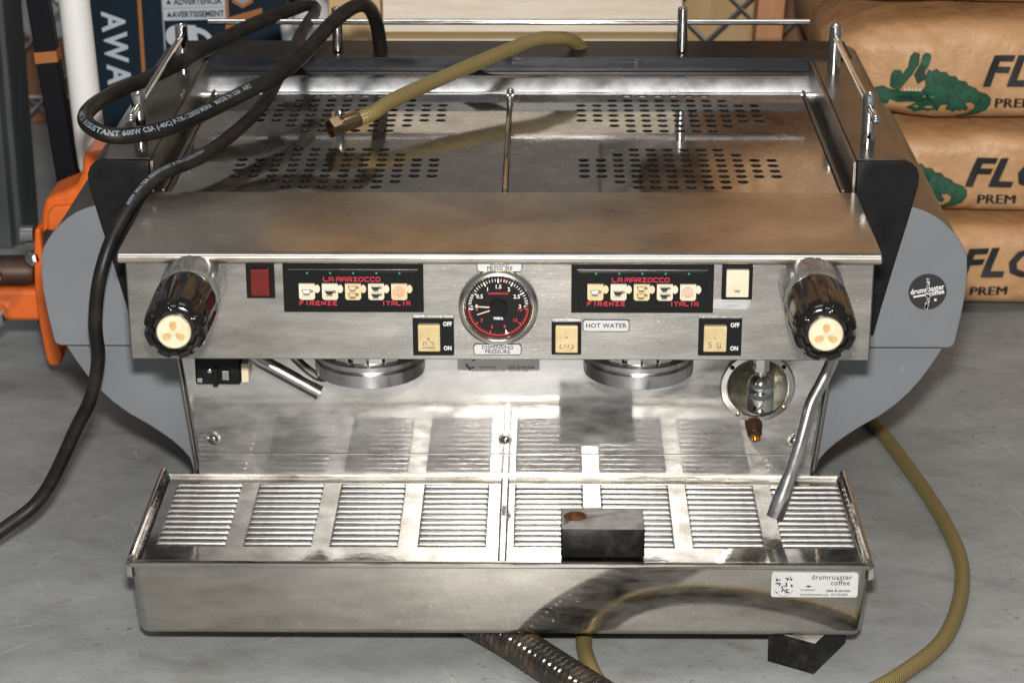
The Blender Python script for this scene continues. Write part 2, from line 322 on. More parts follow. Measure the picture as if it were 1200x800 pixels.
WO = {}
def obj(name, mb, mats, parent=None, label=None, bevel=0, sharp=35, seg=2, org=None, recalc=True):
    if not isinstance(mats, (list, tuple)): mats = [mats]
    if org is None:
        lo = [min(v[i] for v in mb.v) for i in range(3)]; hi = [max(v[i] for v in mb.v) for i in range(3)]
        org = Vector(((lo[0]+hi[0])/2, (lo[1]+hi[1])/2, lo[2] if parent is None else (lo[2]+hi[2])/2))
    org = Vector(org)
    me = bpy.data.meshes.new(name); me.from_pydata([v-org for v in mb.v], [], mb.f)
    for m in mats: me.materials.append(mm[m] if isinstance(m, str) else m)
    me.polygons.foreach_set('material_index', mb.m)
    if any(mb.fu):
        ul = me.uv_layers.new(name='UVMap'); li = 0
        for f, u in zip(mb.f, mb.fu):
            for k in range(len(f)):
                if u: ul.data[li].uv = u[k]
                li += 1
    if recalc:
        bm = bmesh.new(); bm.from_mesh(me); bmesh.ops.recalc_face_normals(bm, faces=bm.faces); bm.to_mesh(me); bm.free()
    me.shade_smooth(); me.set_sharp_from_angle(angle=R(sharp))
    return link(name, me, org, parent, label, bevel, seg)
def link(name, me, org, parent=None, label=None, bevel=0, seg=2):
    o = bpy.data.objects.new(name, me); C.objects.link(o); WO[o.name] = Vector(org)
    if parent: o.parent = parent; o.location = Vector(org)-WO[parent.name]
    else: o.location = org
    if label: o['label'] = label
    if bevel:
        b = o.modifiers.new('edge_rounding', 'BEVEL'); b.width = bevel; b.segments = seg; b.limit_method = 'ANGLE'; b.angle_limit = R(40); b.harden_normals = True
    return o
def tag(o, label, cat, group=None):
    o['label'] = label; o['category'] = cat
    if group: o['group'] = group
    return o
def thing(name, loc, label, cat, group=None):
    o = bpy.data.objects.new(name, None); C.objects.link(o); o.location = loc; o.empty_display_size = .05
    WO[o.name] = Vector(loc); return tag(o, label, cat, group)
def struct(o): o['kind'] = 'structure'; return o
def rrect(x0, x1, z0, z1, r, n=4):
    out = []
    for cx, cz, a0 in ((x1-r, z1-r, 0), (x0+r, z1-r, 90), (x0+r, z0+r, 180), (x1-r, z0+r, 270)):
        for k in range(n+1): a = R(a0+90*k/n); out.append((cx+r*math.cos(a), cz+r*math.sin(a)))
    return out
def circ(cx, cz, r, n=24, sx=1): return [(cx+sx*r*math.cos(2*PI*k/n), cz+r*math.sin(2*PI*k/n)) for k in range(n)]
def mirror(pts, s): return [(s*x, z) for x, z in pts]

def plate_holes(mb, xs, ys, z, hole, r=.0033, th=.0012, mi=0, n=12, mi2=0):
    """xs, ys: sorted cell borders; hole(i,j) -> bool; each holed cell gets a round opening with a wall"""
    for i in range(len(xs)-1):
        for j in range(len(ys)-1):
            x0, x1, y0, y1 = xs[i], xs[i+1], ys[j], ys[j+1]
            if not hole(i, j): mb.add([(x0, y0, z), (x1, y0, z), (x1, y1, z), (x0, y1, z)], [(0, 1, 2, 3)], mi); continue
            cx, cy = (x0+x1)/2, (y0+y1)/2
            vs = [(x1, y1, z), (x0, y1, z), (x0, y0, z), (x1, y0, z)]
            vs += [(cx+r*math.cos(2*PI*k/n), cy+r*math.sin(2*PI*k/n), z) for k in range(n)]
            vs += [(cx+r*math.cos(2*PI*k/n), cy+r*math.sin(2*PI*k/n), z-th) for k in range(n)]
            fs = []; q = n//4
            for c in range(4):
                for k in range(q): a = c*q+k; fs.append((c, 4+(a+1) % n, 4+a))
                fs.append((c, (c+1) % 4, 4+((c+1)*q) % n))
            mb.add(vs, fs, mi)
            o = len(mb.v)-len(vs)
            for k in range(n): mb.f.append([o+4+k, o+4+(k+1) % n, o+4+n+(k+1) % n, o+4+n+k]); mb.m.append(mi2); mb.fu.append(None)

# ------------------------------------------------------------------ the setting
struct(obj('floor', MB().box(-5, 5, -4, 5, -.1, 0), 'floor', org=(0, 0, 0)))
struct(obj('wall', MB().box(-5, 5, 2.6, 2.75, 0, 3.2), 'wall', org=(0, 2.6, 0)))

# ------------------------------------------------------------------ espresso machine
H = .323
EM = thing('espresso_machine', (0, .27, 0), 'two group stainless espresso machine with grey side panels standing on the concrete floor', 'espresso machine')
# body core for the hidden frame, coloured dark so the plate holes look shaded
obj('body_frame', MB().box(-.236, .236, .17, .54, .03, .2).box(-.262, .262, .145, .545, .2, .30), 'inner', EM)
for sx in (-.19, .19):
    obj('foot', MB().lathe([(.024, 0), (.024, .004), (.02, .03)], (sx, .46, 0), (0, 0, 1), 20), 'rubber', EM)
# top cover with rounded front lip
prof = [(.006, .3145), (.001, .3145), (-.0015, .3155), (-.0025, .3180), (-.0020, .3208), (.0005, .3226), (.004, .323), (.150, .323), (.150, .3195), (.006, .3195)]
mb = MB().prism(prof, 'x', -.2795, .2795)
obj('top_cover', mb, 'cover', EM, bevel=.0012)
# perforated cup plates
rows_n = [6, 8, 12, 12, 12, 12, 8, 6]
for sgn, xa, xb, x0, x1 in ((-1, -.2169, -.0579, -.2665, -.0005), (1, .0657, .2208, .0045, .2665)):
    p = (xb-xa)/11; xs = [x0]+[xa-p/2+p*k for k in range(13)]+[x1]
    ya, yb = .1663, .2727; q = (yb-ya)/7; ys = [.1508]+[ya-q/2+q*k for k in range(9)]
    yc, yd = .3303, .4467; q2 = (yd-yc)/7; ys += [yc-q2/2+q2*k for k in range(9)]+[.4555]
    def hole(i, j):
        if not 1 <= i <= 12: return False
        if 1 <= j <= 8: k = j-1
        elif 10 <= j <= 17: k = j-10
        else: return False
        n = rows_n[k]; return (12-n)//2 <= i-1 < 12-(12-n)//2
    mb = MB(); plate_holes(mb, xs, ys, .3218, hole, r=.0046)
    mb.add([(x0, .1508, .3218), (x1, .1508, .3218), (x1, .1508, .319), (x0, .1508, .319)], [(0, 1, 2, 3)])
    obj('perforated_plate', mb, 'mirror', EM, recalc=False)
obj('divider_bar', MB().tube([(.002, .1515, .3195), (.002, .1535, .3228), (.002, .157, .3236), (.002, .452, .3236)], .0018, 10).sphere((.002, .452, .3245), .0036).sphere((.002, .425, .3245), .0032), 'chrome', EM)
# rear upstand and black back strip
obj('rear_upstand', MB().prism([(.4555, .318), (.4556, .3226), (.4572, .3237), (.4665, .3330), (.4690, .3342), (.484, .3342), (.484, .318)], 'x', -.281, .281), 'dull_chrome', EM, sharp=60)
obj('rear_strip', MB().box(-.312, .312, .487, .4925, .3, .3475), 'strip', EM, bevel=.001)
obj('rear_cover', MB().box(-.318, .318, .493, .56, .2, .3462), 'rearpaint', EM, bevel=.003)
# sides of the cup tray
for s in (-1, 1):
    a = (.2675, .2705) if s > 0 else (-.2705, -.2675)
    obj('tray_runner', MB().box(a[0], a[1], .152, .482, .316, .3243), 'skin', EM, bevel=.0007)
    b = (.2765, .2795) if s > 0 else (-.2795, -.2765)
    obj('tray_wall', MB().box(b[0], b[1], .158, .486, .316, .3455), 'skin', EM, bevel=.0007)
    obj('tray_channel', MB().box(*((.2705, .2765) if s > 0 else (-.2765, -.2705)), .152, .484, .314, .3185), 'black', EM)
# front control box
obj('front_panel', MB().box(-.2752, .2752, .006, .14, .237, .3192), 'brushed', EM, bevel=.0012)

# side panels
low = [(.24, .185), (.3585, .185), (.351, .1715), (.3428, .1582), (.3335, .1462), (.3231, .1354), (.3105, .1252), (.2961, .1162), (.2850, .1082), (.2757, .1008), (.2680, .0930), (.2623, .0853), (.2593, .0736), (.255, .06), (.24, .06)]
upp = [(.24, .187), (.3625, .187), (.3662, .1885), (.3676, .192), (.3711, .2142), (.3734, .2350), (.3737, .2500), (.3725, .2653), (.3700, .2722), (.3662, .2783), (.3615, .2846), (.3566, .2896), (.3490, .2965), (.3409, .3015), (.3340, .3045), (.327, .3066), (.27, .3066)]
bod = [(.27, .20)]+[(x-.0012, z) for x, z in low[1:2]]+[(x-.0012, z-.0006) for x, z in upp[3:16]]+[(.3283, .312), (.3285, .333), (.326, .3405), (.3205, .3443), (.315, .345), (.2805, .345), (.2805, .20)]
bod = [(.2805, .20), (.2805, .19), (.356, .19)]+bod[2:-2]+[(.2805, .345)]
blk = [(.2797, .200), (.2797, .3465), (.316, .3465), (.3225, .3448), (.3268, .3408), (.3290, .3350), (.3286, .3262), (.3220, .2965), (.3130, .2590), (.3050, .2240), (.3000, .2000)]
for s in (-1, 1):
    sp = obj('side_panel', MB().prism(mirror(bod, s), 'y', .168, .545), 'skin', EM, bevel=.0012)
    obj('lower_cover', MB().prism(mirror(low, s), 'y', .1665, .53), 'paint', sp, bevel=.0012)
    obj('upper_cover', MB().prism(mirror(upp, s), 'y', .1632, .1662), 'paint', sp, bevel=.0012)
    obj('end_plate', MB().prism(mirror(blk, s), 'y', .156, .1628), 'black_matte', sp, bevel=.0011)
    if s > 0:
        mb = MB().prism(circ(.3425, .2355, .0153, 40), 'y', .1627, .1631)
        T = FR(.3425, .1625, .2355) @ Matrix.Rotation(R(11), 4, 'Z')
        mb.text('drumroaster', .0062, T @ Matrix.Translation((0, .0021, 0)), 1, bold=.025, sx=.84, space=1.02)
        mb.text('coffee', .0062, T @ Matrix.Translation((.0068, -.0018, 0)), 1, bold=.025, sx=.84)
        mb.prism([(-.0118, -.0028), (-.001, -.0028), (-.001, -.0014), (-.0118, -.0014)], 'z', -.00015, .00015, 1)
        vs = mb.v[-8:]; mb.v[-8:] = [T @ v for v in vs]
        mb.prism(circ(.3492, .2288, .0011, 12), 'y', .16235, .1626, 1)
        for k in range(46):
            t = random.random(); zz = .2355+(t-.5)*.0292; w = .0003+random.random()*(.0012 if t < .5 else .0006); xx = .3424+(1-t)*.0006+random.uniform(-.0012, .0008)
            mb.prism([(xx-w, zz-w), (xx+w*.7, zz-w*1.3), (xx+w, zz+w), (xx-w*.6, zz+w*1.4)], 'y', .16225, .1625, 2)
        obj('round_sticker', mb, ['ink', 'white', 'label'], sp, label='round black sticker worn through down the middle')
# guard rails
for s in (-1, 1):
    rl = obj('guard_rail', MB().tube([(s*.2935, .168, .3785), (s*.2935, .455, .3785)], .003, 12).sphere((s*.2935, .166, .3785), .0042), 'chrome', EM)
    for y in (.203, .440):
        obj('rail_post', MB().lathe([(.0058, 0), (.0058, .0005), (.0058, .0118), (.0050, .0122), (.0050, .0130), (.0058, .0134), (.0058, .0430), (.0052, .0438), (.0050, .0430), (.0046, .0425)], (s*.2935, y, .345), (0, 0, 1), 20), 'chrome', rl)
rl = obj('guard_rail', MB().tube([(-.2785, .505, .3765), (.2775, .505, .3765)], .0028, 12), 'chrome', EM)
for x in (-.159, .1605):
    obj('rail_post', MB().lathe([(.005, 0), (.005, .0430), (.0045, .0437), (.004, .0430)], (x, .505, .3462), (0, 0, 1), 18), 'chrome', rl)

# keypads
FY = .006
def keypad(x0, x1, lab):
    z0, z1 = .2763, .3142
    kp = obj('keypad', MB().box(x0, x1, FY-.0042, FY+.001, z0, z1, 0).box(x0+.0055, x1-.0055, FY-.0052, FY-.0040, z0+.0032, z1-.0058, 0).prism([(x0+.004, z1-.0049), (x1-.004, z1-.0049), (x1-.004, z1-.0043), (x0+.004, z1-.0043)], 'y', FY-.0049, FY-.0041, 1), ['black', 'dull_chrome'], EM, bevel=.0005)
    cx = (x0+x1)/2; y = FY-.0052
    mb = MB()
    xl, xr, zb, zt = x0+.0068, x1-.0068, z0+.0042, z1-.0068
    for a, b, c, d in ((xl, xr, zt-.0002, zt), (xl, xr, zb, zb+.0002), (xl, xl+.0002, zb, zt), (xr-.0002, xr, zb, zt)):
        mb.prism([(a, c), (b, c), (b, d), (a, d)], 'y', y-.0002, y+.0001, 1)
    # squared logo lettering
    px = x0+.0300; h = .0029; w = .0029; st = .0006; zz = .3024
    def stroke(pts):
        for (ax, az), (bx, bz) in zip(pts, pts[1:]):
            d = Vector((bx-ax, bz-az)); L = d.length; d /= L; nrm = Vector((-d.y, d.x))*st/2
            a = Vector((ax, az))-d*st*.45; b = Vector((bx, bz))+d*st*.45
            mb.prism([tuple(a-nrm), tuple(b-nrm), tuple(b+nrm), tuple(a+nrm)], 'y', y-.00035, y+.0001, 0)
    G = {'L': [[(0, 1), (0, 0), (1, 0)]], 'A': [[(0, 0), (0, 1), (1, 1), (1, 0)], [(0, .35), (.6, .35)]], 'M': [[(0, 0), (0, 1), (1.1, 1), (1.1, 0)], [(.55, 1), (.55, .25)]], 'R': [[(0, 0), (0, 1), (1, 1), (1, .45), (.25, .45), (1, 0)]],
         'Z': [[(0, 1), (1, 1), (0, 0), (1, 0)]], 'O': [[(0, 0), (0, 1), (1, 1), (1, 0), (0, 0)]], 'T': [[(0, 1), (1, 1)], [(.5, 1), (.5, 0)]], 'C': [[(1, 1), (0, 1), (0, 0), (1, 0)]], 'E': [[(1, 1), (0, 1), (0, 0), (1, 0)], [(0, .5), (.8, .5)]]}
    for ch in 'LA MARZOCCO':
        if ch == ' ': px += .0012; continue
        ch2 = ch
        for sk in G[ch2]: stroke([(px+u*w, zz-h/2+v*h) for u, v in sk])
        px += w+.00125
    # second word in the lower line
    def word(wd, x, z, h, w, gap, bold):
        nonlocal st
        st = bold
        GG = dict(G, F=[[(0, 0), (0, 1), (1, 1)], [(0, .5), (.8, .5)]], I=[[(.5, 0), (.5, 1)]], N=[[(0, 0), (0, 1), (1, 0), (1, 1)]])
        for ch in wd:
            for sk in GG[ch]: stroke([(x+u*w, z-h/2+v*h) for u, v in sk])
            x += (w*.8 if ch == 'I' else w)+gap
    word('FIRENZE', x0+.0118, .2838, .0028, .0027, .0015, .00062)
    word('ITALIA', x0+.0726, .2838, .0028, .0025, .0013, .00062)
    obj('keypad_print', mb, ['pink', 'black_matte'], kp)
    for k in range(5):
        bx = x0+.0118+k*.01698; bz0, bz1 = .2868, .2992; w = .0117
        mbb = MB()
        body = [(bx, bz1), (bx, bz0+.0016), (bx+.0006, bz0+.0006), (bx+.0016, bz0), (bx+w-.0016, bz0), (bx+w-.0006, bz0+.0006), (bx+w, bz0+.0016), (bx+w, bz1)]
        mbb.prism(body, 'y', y-.0016, y, 0)
        hx, hz = bx+w+.0016, (bz0+bz1)/2+.0022
        mbb.prism([(hx+.0022*math.cos(a), hz+.0031*math.sin(a)) for a in [R(20*q-0) for q in range(18)]], 'y', y-.0013, y, 0)
        yi = y-.00165
        def cup(cx_, cz_, s_, full):
            o_ = [(-1, .55), (-.92, .1), (-.6, -.4), (-.3, -.55), (.35, -.55), (.65, -.4), (.95, .1), (1, .55)]
            mbb.prism([(cx_+u*s_, cz_+v*s_) for u, v in o_], 'y', yi-.0002, yi+.0001, 1)
            if not full:
                mbb.prism([(cx_+u*s_*.82, cz_+.05*s_+v*s_*.74) for u, v in o_], 'y', yi-.00035, yi, 2)
            else:
                mbb.prism([(cx_-.85*s_, cz_+.38*s_), (cx_+.85*s_, cz_+.38*s_), (cx_+.9*s_, cz_+.5*s_), (cx_-.9*s_, cz_+.5*s_)], 'y', yi-.00035, yi, 2)
            ring = [(cx_+s_*(1.12+.36*math.cos(a)), cz_+s_*(.16+.30*math.sin(a))) for a in [R(30*q) for q in range(12)]]
            inn = [(cx_+s_*(1.12+.18*math.cos(a)), cz_+s_*(.16+.14*math.sin(a))) for a in [R(30*q) for q in range(12)]]
            for q in range(12): r2 = (q+1) % 12; mbb.prism([ring[q], ring[r2], inn[r2], inn[q]], 'y', yi-.0002, yi+.0001, 1)
            mbb.prism([(cx_-.8*s_, cz_-.78*s_), (cx_+.8*s_, cz_-.78*s_), (cx_+.6*s_, cz_-.64*s_), (cx_-.6*s_, cz_-.64*s_)], 'y', yi-.0002, yi+.0001, 1)
        cxm, czm = bx+w*.46, (bz0+bz1)/2
        if k == 0: cup(cxm, czm, .0034, False)
        elif k == 1: cup(cxm, czm-.0004, .0034, True)
        elif k in (2, 3):
            cup(cxm, czm+.0029, .0032, k == 3); cup(cxm, czm-.0026, .0032, k == 3)
        else:
            pr = None
            for q in range(61):
                a = q/60*2.6*2*PI; rr = .0006+.0040*q/60; pcur = (cxm+.0004+rr*math.cos(a), czm+rr*math.sin(a))
                if pr:
                    n_ = Vector((math.cos(a), math.sin(a)))*.00019
                    mbb.prism([(pr[0]-n_.x, pr[1]-n_.y), (pcur[0]-n_.x, pcur[1]-n_.y), (pcur[0]+n_.x, pcur[1]+n_.y), (pr[0]+n_.x, pr[1]+n_.y)], 'y', yi-.0002, yi+.0001, 3)
                pr = pcur
        obj('mug_button', mbb, [('ivory_lite', 'ivory_lite', 'ivory', 'ivory_lite', 'ivory')[(k+(2 if x0 > 0 else 0)) % 5], 'ink', 'white' if (k != 2) else 'ivory', 'pink'], kp,
            label=('mug button with one empty cup', 'mug button with one full cup', 'mug button with two empty cups', 'mug button with two full cups', 'mug button with red spiral')[k])
        obj('indicator_light', MB().lathe([(.0009, 0), (.0008, .0005), (.0003, .0009)], (bx+.0062, y+.0002, .3071), (0, -1, 0), 10), 'green', kp)
    return kp
keypad(-.1588, -.0556, '')
keypad(.0532, .1576, '')

# rocker switches
def rocker(x0, x1, z0, z1, rx0, rx1, rz0, rz1, m, label, words=False, sym=None, tilt=0):
    sw = obj('rocker_switch', MB().box(x0, x1, FY-.0030, FY+.001, z0, z1), 'black', EM, label=label, bevel=.0006)
    y = FY-.0030
    mb = MB()
    t = .0016
    mb.add([(rx0, y+.001, rz0), (rx1, y+.001, rz0), (rx1, y+.001, rz1), (rx0, y+.001, rz1), (rx0, y-.0030+tilt, rz0), (rx1, y-.0030+tilt, rz0), (rx1, y-.0030-tilt, rz1), (rx0, y-.0030-tilt, rz1)],
           [(0, 3, 2, 1), (4, 5, 6, 7), (0, 1, 5, 4), (2, 3, 7, 6), (0, 4, 7, 3), (1, 2, 6, 5)])
    rk = obj('rocker', mb, m, sw, bevel=.0009)
    w = MB()
    if words:
        w.text('OFF', .0047, FR((rx1+x1)/2+.0003, y-.0001, rz1-.0002), 0, bold=.03, sx=.8)
        w.text('ON', .0047, FR((rx1+x1)/2+.0003, y-.0001, rz0+.0022), 0, bold=.03, sx=.8)
    if sym:
        cx, cz = (rx0+rx1)/2, (rz0+rz1)/2
        for (a, b, c, d) in sym:
            L = math.hypot(c-a, d-b); dx, dz = (c-a)/L, (d-b)/L; n = .00032
            zm = (b+d)/2; yy = y-.0030-tilt*(zm/((rz1-rz0)/2))-.0003
            w.prism([(cx+a-dz*n, cz+b+dx*n), (cx+c-dz*n, cz+d+dx*n), (cx+c+dz*n, cz+d-dx*n), (cx+a+dz*n, cz+b-dx*n)], 'y', yy-.0001, yy+.0006, 1)
    if w.v: obj('switch_print', w, ['white', 'greyink'], sw)
    return sw
rocker(-.1861, -.1652, .2865, .3138, -.1828, -.1686, .2890, .3100, 'red', 'rocker switch with a red lens')
cupsym = [(-.004, -.0055, -.0042, -.0025), (-.0042, -.0025, -.002, -.0028), (-.002, -.0028, -.002, -.0055), (.001, -.003, .003, -.0025), (.003, -.0025, .0034, -.0055), (-.005, -.0072, .0045, -.0072), (-.001, -.0012, .001, -.0012), (-.001, .0006, .001, .0006), (-.001, -.0012, -.001, .0006)]
rocker(-.0641, -.0336, .2416, .2715, -.0602, -.0437, .2453, .2668, 'amber', 'aged cream rocker switch left of the gauge', True, cupsym, .0010)
hw = [(-.0042, -.0035, -.0052, -.0058), (-.0052, -.0058, -.003, -.0072), (-.0015, -.0035, -.001, -.006), (.0015, -.0035, .001, -.006), (.0042, -.0035, .0052, -.0058), (.0052, -.0058, .003, -.0072), (-.0006, .0012, 0, .0022), (0, .0022, .0006, .0012)]
rocker(.0388, .0608, .2425, .2690, .0416, .0583, .2453, .2660, 'amber', 'cream rocker switch beside the hot water plate', False, hw, -.0008)
sl = [(-.0028, -.002, -.0048, -.0026), (-.0048, -.0026, -.0044, -.0042), (-.0044, -.0042, -.0028, -.0046), (-.0028, -.0046, -.003, -.0066), (-.003, -.0066, -.005, -.0066), (.0016, -.002, .002, -.0066), (.002, -.0066, .0048, -.0064), (.0036, -.003, .004, -.006), (-.0008, .0012, .0006, .0006)]
rocker(.1476, .1795, .2420, .2717, .1513, .1683, .2457, .2665, 'amber', 'aged cream rocker switch under the paper tape', True, sl, .0010)
rocker(.1636, .1861, .2863, .3128, .1666, .1833, .2890, .3102, 'ivory_lite', 'clean pale rocker switch at upper right', False, [(-.0024, -.005, .0022, -.005), (-.0016, -.0066, 0, -.0058), (0, -.0058, .0018, -.0066)], 0)
mb = MB().prism([(.1575, .2786), (.182, .2778), (.1846, .2802), (.1853, .2856), (.1582, .2858), (.1572, .283)], 'y', FY-.0006, FY-.0001, 0)
for (xx, zz, n) in ((.1650, .2838, 7), (.1690, .2810, 5)):
    for k in range(n):
        a = random.uniform(-1, 1); cx = xx+k*.0019; q = Vector((math.cos(1.2+a*.6), math.sin(1.2+a*.6)))*.0009; nn = Vector((-q.y, q.x)).normalized()*.00018
        mb.prism([(cx-q.x-nn.x, zz-q.y-nn.y), (cx+q.x-nn.x, zz+q.y-nn.y), (cx+q.x+nn.x, zz+q.y+nn.y), (cx-q.x+nn.x, zz-q.y+nn.y)], 'y', FY-.0008, FY-.0005, 1)
obj('paper_tape', mb, ['tape', 'greyink'], EM, label='torn white tape with faded handwriting')
def plate(x0, x1, z0, z1, lines, label, size=.0042):
    mb = MB().prism(rrect(x0, x1, z0, z1, .0024), 'y', FY-.0011, FY-.0001, 1).prism(rrect(x0+.0006, x1-.0006, z0+.0006, z1-.0006, .0019), 'y', FY-.0013, FY-.0010, 0)
    n = len(lines)
    for k, t in enumerate(lines):
        mb.text(t, size, FR((x0+x1)/2, FY-.0014, (z0+z1)/2+((n-1)/2-k)*size*.83), 1, bold=.012, sx=1.02, space=1.02)
    obj('name_plate', mb, ['label', 'ink'], EM, label=label)
plate(-.0163, .0172, .3068, .3158, ['BOILER', 'PRESSURE'], 'silver plate reading boiler pressure')
plate(-.0192, .0165, .2414, .2504, ['DISPENSING', 'PRESSURE'], 'silver plate reading dispensing pressure')
plate(.0618, .0964, .2602, .2698, ['HOT WATER'], 'silver plate reading hot water', .0050)

# gauge
gx, gz = -.0006, .2797
ga = obj('pressure_gauge', MB().lathe([(.0292, 0), (.0296, .0012), (.0292, .0040), (.0276, .0056), (.0258, .0060), (.0244, .0046), (.0238, .0020), (.0236, .0018)], (gx, FY, gz), (0, -1, 0), 56), 'bezel', EM)
mb = MB().lathe([(.0240, 0), (.0240, .0021)], (gx, FY, gz), (0, -1, 0), 48, 0)
yd = FY-.00225
def tick(a, r0, r1, w, mi):
    c, s_ = math.cos(R(a)), math.sin(R(a)); px, pz = -s_*w/2, c*w/2
    mb.prism([(gx+c*r0-px, gz+s_*r0-pz), (gx+c*r1-px, gz+s_*r1-pz), (gx+c*r1+px, gz+s_*r1+pz), (gx+c*r0+px, gz+s_*r0+pz)], 'y', yd-.0001, yd+.0002, mi)
for k in range(31):
    a = 178-k*176/30; big = k % 5 == 0
    tick(a, .0190 if big else .0200, .0222, .0011 if big else .0005, 1)
    if k < 6 or k > 27: tick(a, .0200, .0222, .0013, 1)
for k, t in enumerate(('0', '0.5', '1', '1.5', '2', '2.5', '3')):
    a = R(178-k*176/6); mb.text(t, .0042, FR(gx+.0160*math.cos(a), yd-.0001, gz+.0160*math.sin(a)), 1, bold=.02)
tick(76, .0200, .0222, .0012, 2)
for k in range(31):
    a = 184+k*172/30; big = k % 6 == 0
    tick(a, .0192 if big else .0206, .0222, .0008 if big else .0004, 2)
for k in range(40):
    a = 184+k*172/40; a2 = a+172/40
    mb.prism([(gx+.0219*math.cos(R(a)), gz+.0219*math.sin(R(a))), (gx+.0219*math.cos(R(a2)), gz+.0219*math.sin(R(a2))), (gx+.0224*math.cos(R(a2)), gz+.0224*math.sin(R(a2))), (gx+.0224*math.cos(R(a)), gz+.0224*math.sin(R(a)))], 'y', yd-.0001, yd+.0002, 2)
for k, t in enumerate(('0', '3', '6', '9', '12', '15')):
    a = R(186+k*168/5); mb.text(t, .0038, FR(gx+.0160*math.cos(a), yd-.0001, gz+.0160*math.sin(a)), 2, bold=.01)
a = 287; c, s_ = math.cos(R(a)), math.sin(R(a))
mb.prism([(gx+c*.0218-s_*-.0012, gz+s_*.0218+c*-.0012), (gx+c*.0218+s_*-.0012, gz+s_*.0218-c*-.0012), (gx+c*.0178, gz+s_*.0178)], 'y', yd-.0002, yd+.0002, 1)
mb.text('LAMARZOCCO', .0022, FR(gx, yd-.0001, gz+.0108), 2, bold=.02)
mb.text('bar', .0026, FR(gx-.0200, yd-.0001, gz-.0012), 1, bold=.03)
mb.text('WIKA', .0027, FR(gx, yd-.0001, gz-.0088), 1, bold=.05)
obj('dial', mb, ['dial', 'white', 'dialred'], ga)
mb = MB()
for a, L in ((176.5, .0172), (199, .0165)):
    c, s_ = math.cos(R(a)), math.sin(R(a)); w = .0006
    mb.prism([(gx-s_*w, gz+c*w), (gx+c*L-s_*w*.6, gz+s_*L+c*w*.6), (gx+c*L+s_*w*.6, gz+s_*L-c*w*.6), (gx+s_*w, gz-c*w)], 'y', yd-.0016, yd-.0011, 1)
mb.lathe([(.0066, 0), (.0066, .0020), (.006, .0026)], (gx, yd-.0004, gz), (0, -1, 0), 24, 0)
obj('needle_hub', mb, ['black_matte', 'ivory_lite'], ga)

# steam knobs
def knob(x, z):
    kb = obj('steam_knob', MB().lathe([(.0215, 0), (.0235, .001), (.0236, .012), (.0232, .030), (.0225, .038), (.0215, .0395)], (x, FY, z), (0, -1, 0), 96, mod=lambda a, t: 1-.045*max(0, math.cos(8*a+.4))**6 if t > .004 else 1), 'collar', EM)
    prof = [(.0215, .0392), (.0226, .0402), (.0234, .044), (.0236, .0481), (.0236, .056), (.0233, .078), (.0228, .092), (.0220, .0985), (.0205, .1020), (.0185, .1034), (.0165, .1038)]
    fl = lambda a, t: 1-(.10*min(1, max(0, (t-.048)/.006)))*min(1, max(0, (math.cos(8*a+.2)-.30)*3.2))
    obj('knob_grip', MB().lathe(prof+[(.0150, .1020), (.0148, .1010), (.0122, .1010)], (x, FY, z), (0, -1, 0), 192, mod=fl), 'bakelite', kb, sharp=50)
    mb = MB().lathe([(.0120, .0995), (.0120, .1046), (.0110, .1056)], (x, FY, z), (0, -1, 0), 36, 0)
    y = FY-.1057
    for a in (90, 210, 330):
        cx, cz = x+.0052*math.cos(R(a)), z+.0052*math.sin(R(a)); pts = []
        for k in range(14):
            t = 2*PI*k/14; u, v = .0036*math.cos(t), .0026*math.sin(t)*(1+.25*math.cos(t)); pts.append((cx+u*math.cos(R(a))-v*math.sin(R(a)), cz+u*math.sin(R(a))+v*math.cos(R(a))))
        mb.prism(pts, 'y', y-.0002, y+.0002, 1)
    obj('knob_cap', mb, ['cap', 'bean'], kb)
knob(-.2244, .3000-.002); knob(.2286, .2995-.002)

# splash back
sbk = obj('backsplash', MB().prism([(-.2475, .1085), (.2505, .1085), (.2662, .2375), (-.2630, .2375)], 'y', .125, .1275).prism([(-.2480, .0850), (.2500, .0850), (.2512, .1084), (-.2485, .1084)], 'y', .1243, .1250), 'splash', EM, bevel=.0006)
for s in (-1, 1):
    x0, x1 = (.2508, .2668) if s > 0 else (-.2478, -.2635)
    obj('splash_edge', MB().prism([(x0, .094), (x0+s*.0028, .094), (x1+s*.0028, .2372), (x1, .2372)], 'y', .1220, .1275), 'skin', sbk, bevel=.0008)
for x in (-.2348, .0020, .2360):
    obj('screw', MB().lathe([(.0056, 0), (.0056, .0004), (.0036, .0006), (.0034, .0012), (.0026, .0024), (.0010, .0031)], (x, .125, .1212), (0, -1, 0), 18), 'chrome', sbk)
mb = MB().prism(rrect(-.036, .0296, .180, .2030, .002), 'y', .1245, .1248, 0)
mb.text('sales & services', .0042, FR(.015, .1244, .1846), 1, sx=.8); mb.text('www.drumroaster.com   250-743-5200', .0032, FR(-.002, .1244, .1815), 1, sx=.9); mb.text('la marzocco', .0034, FR(-.012, .1244, .1846), 1, sx=.8)
for k in range(10): mb.prism(circ(-.031+random.uniform(0, .009), .182+random.uniform(0, .012), .0009, 6, 1.6), 'y', .1243, .1246, 1)
obj('splash_sticker', mb, ['clearlabel', 'greyink'], sbk, label='silver service sticker half hidden under the control box')

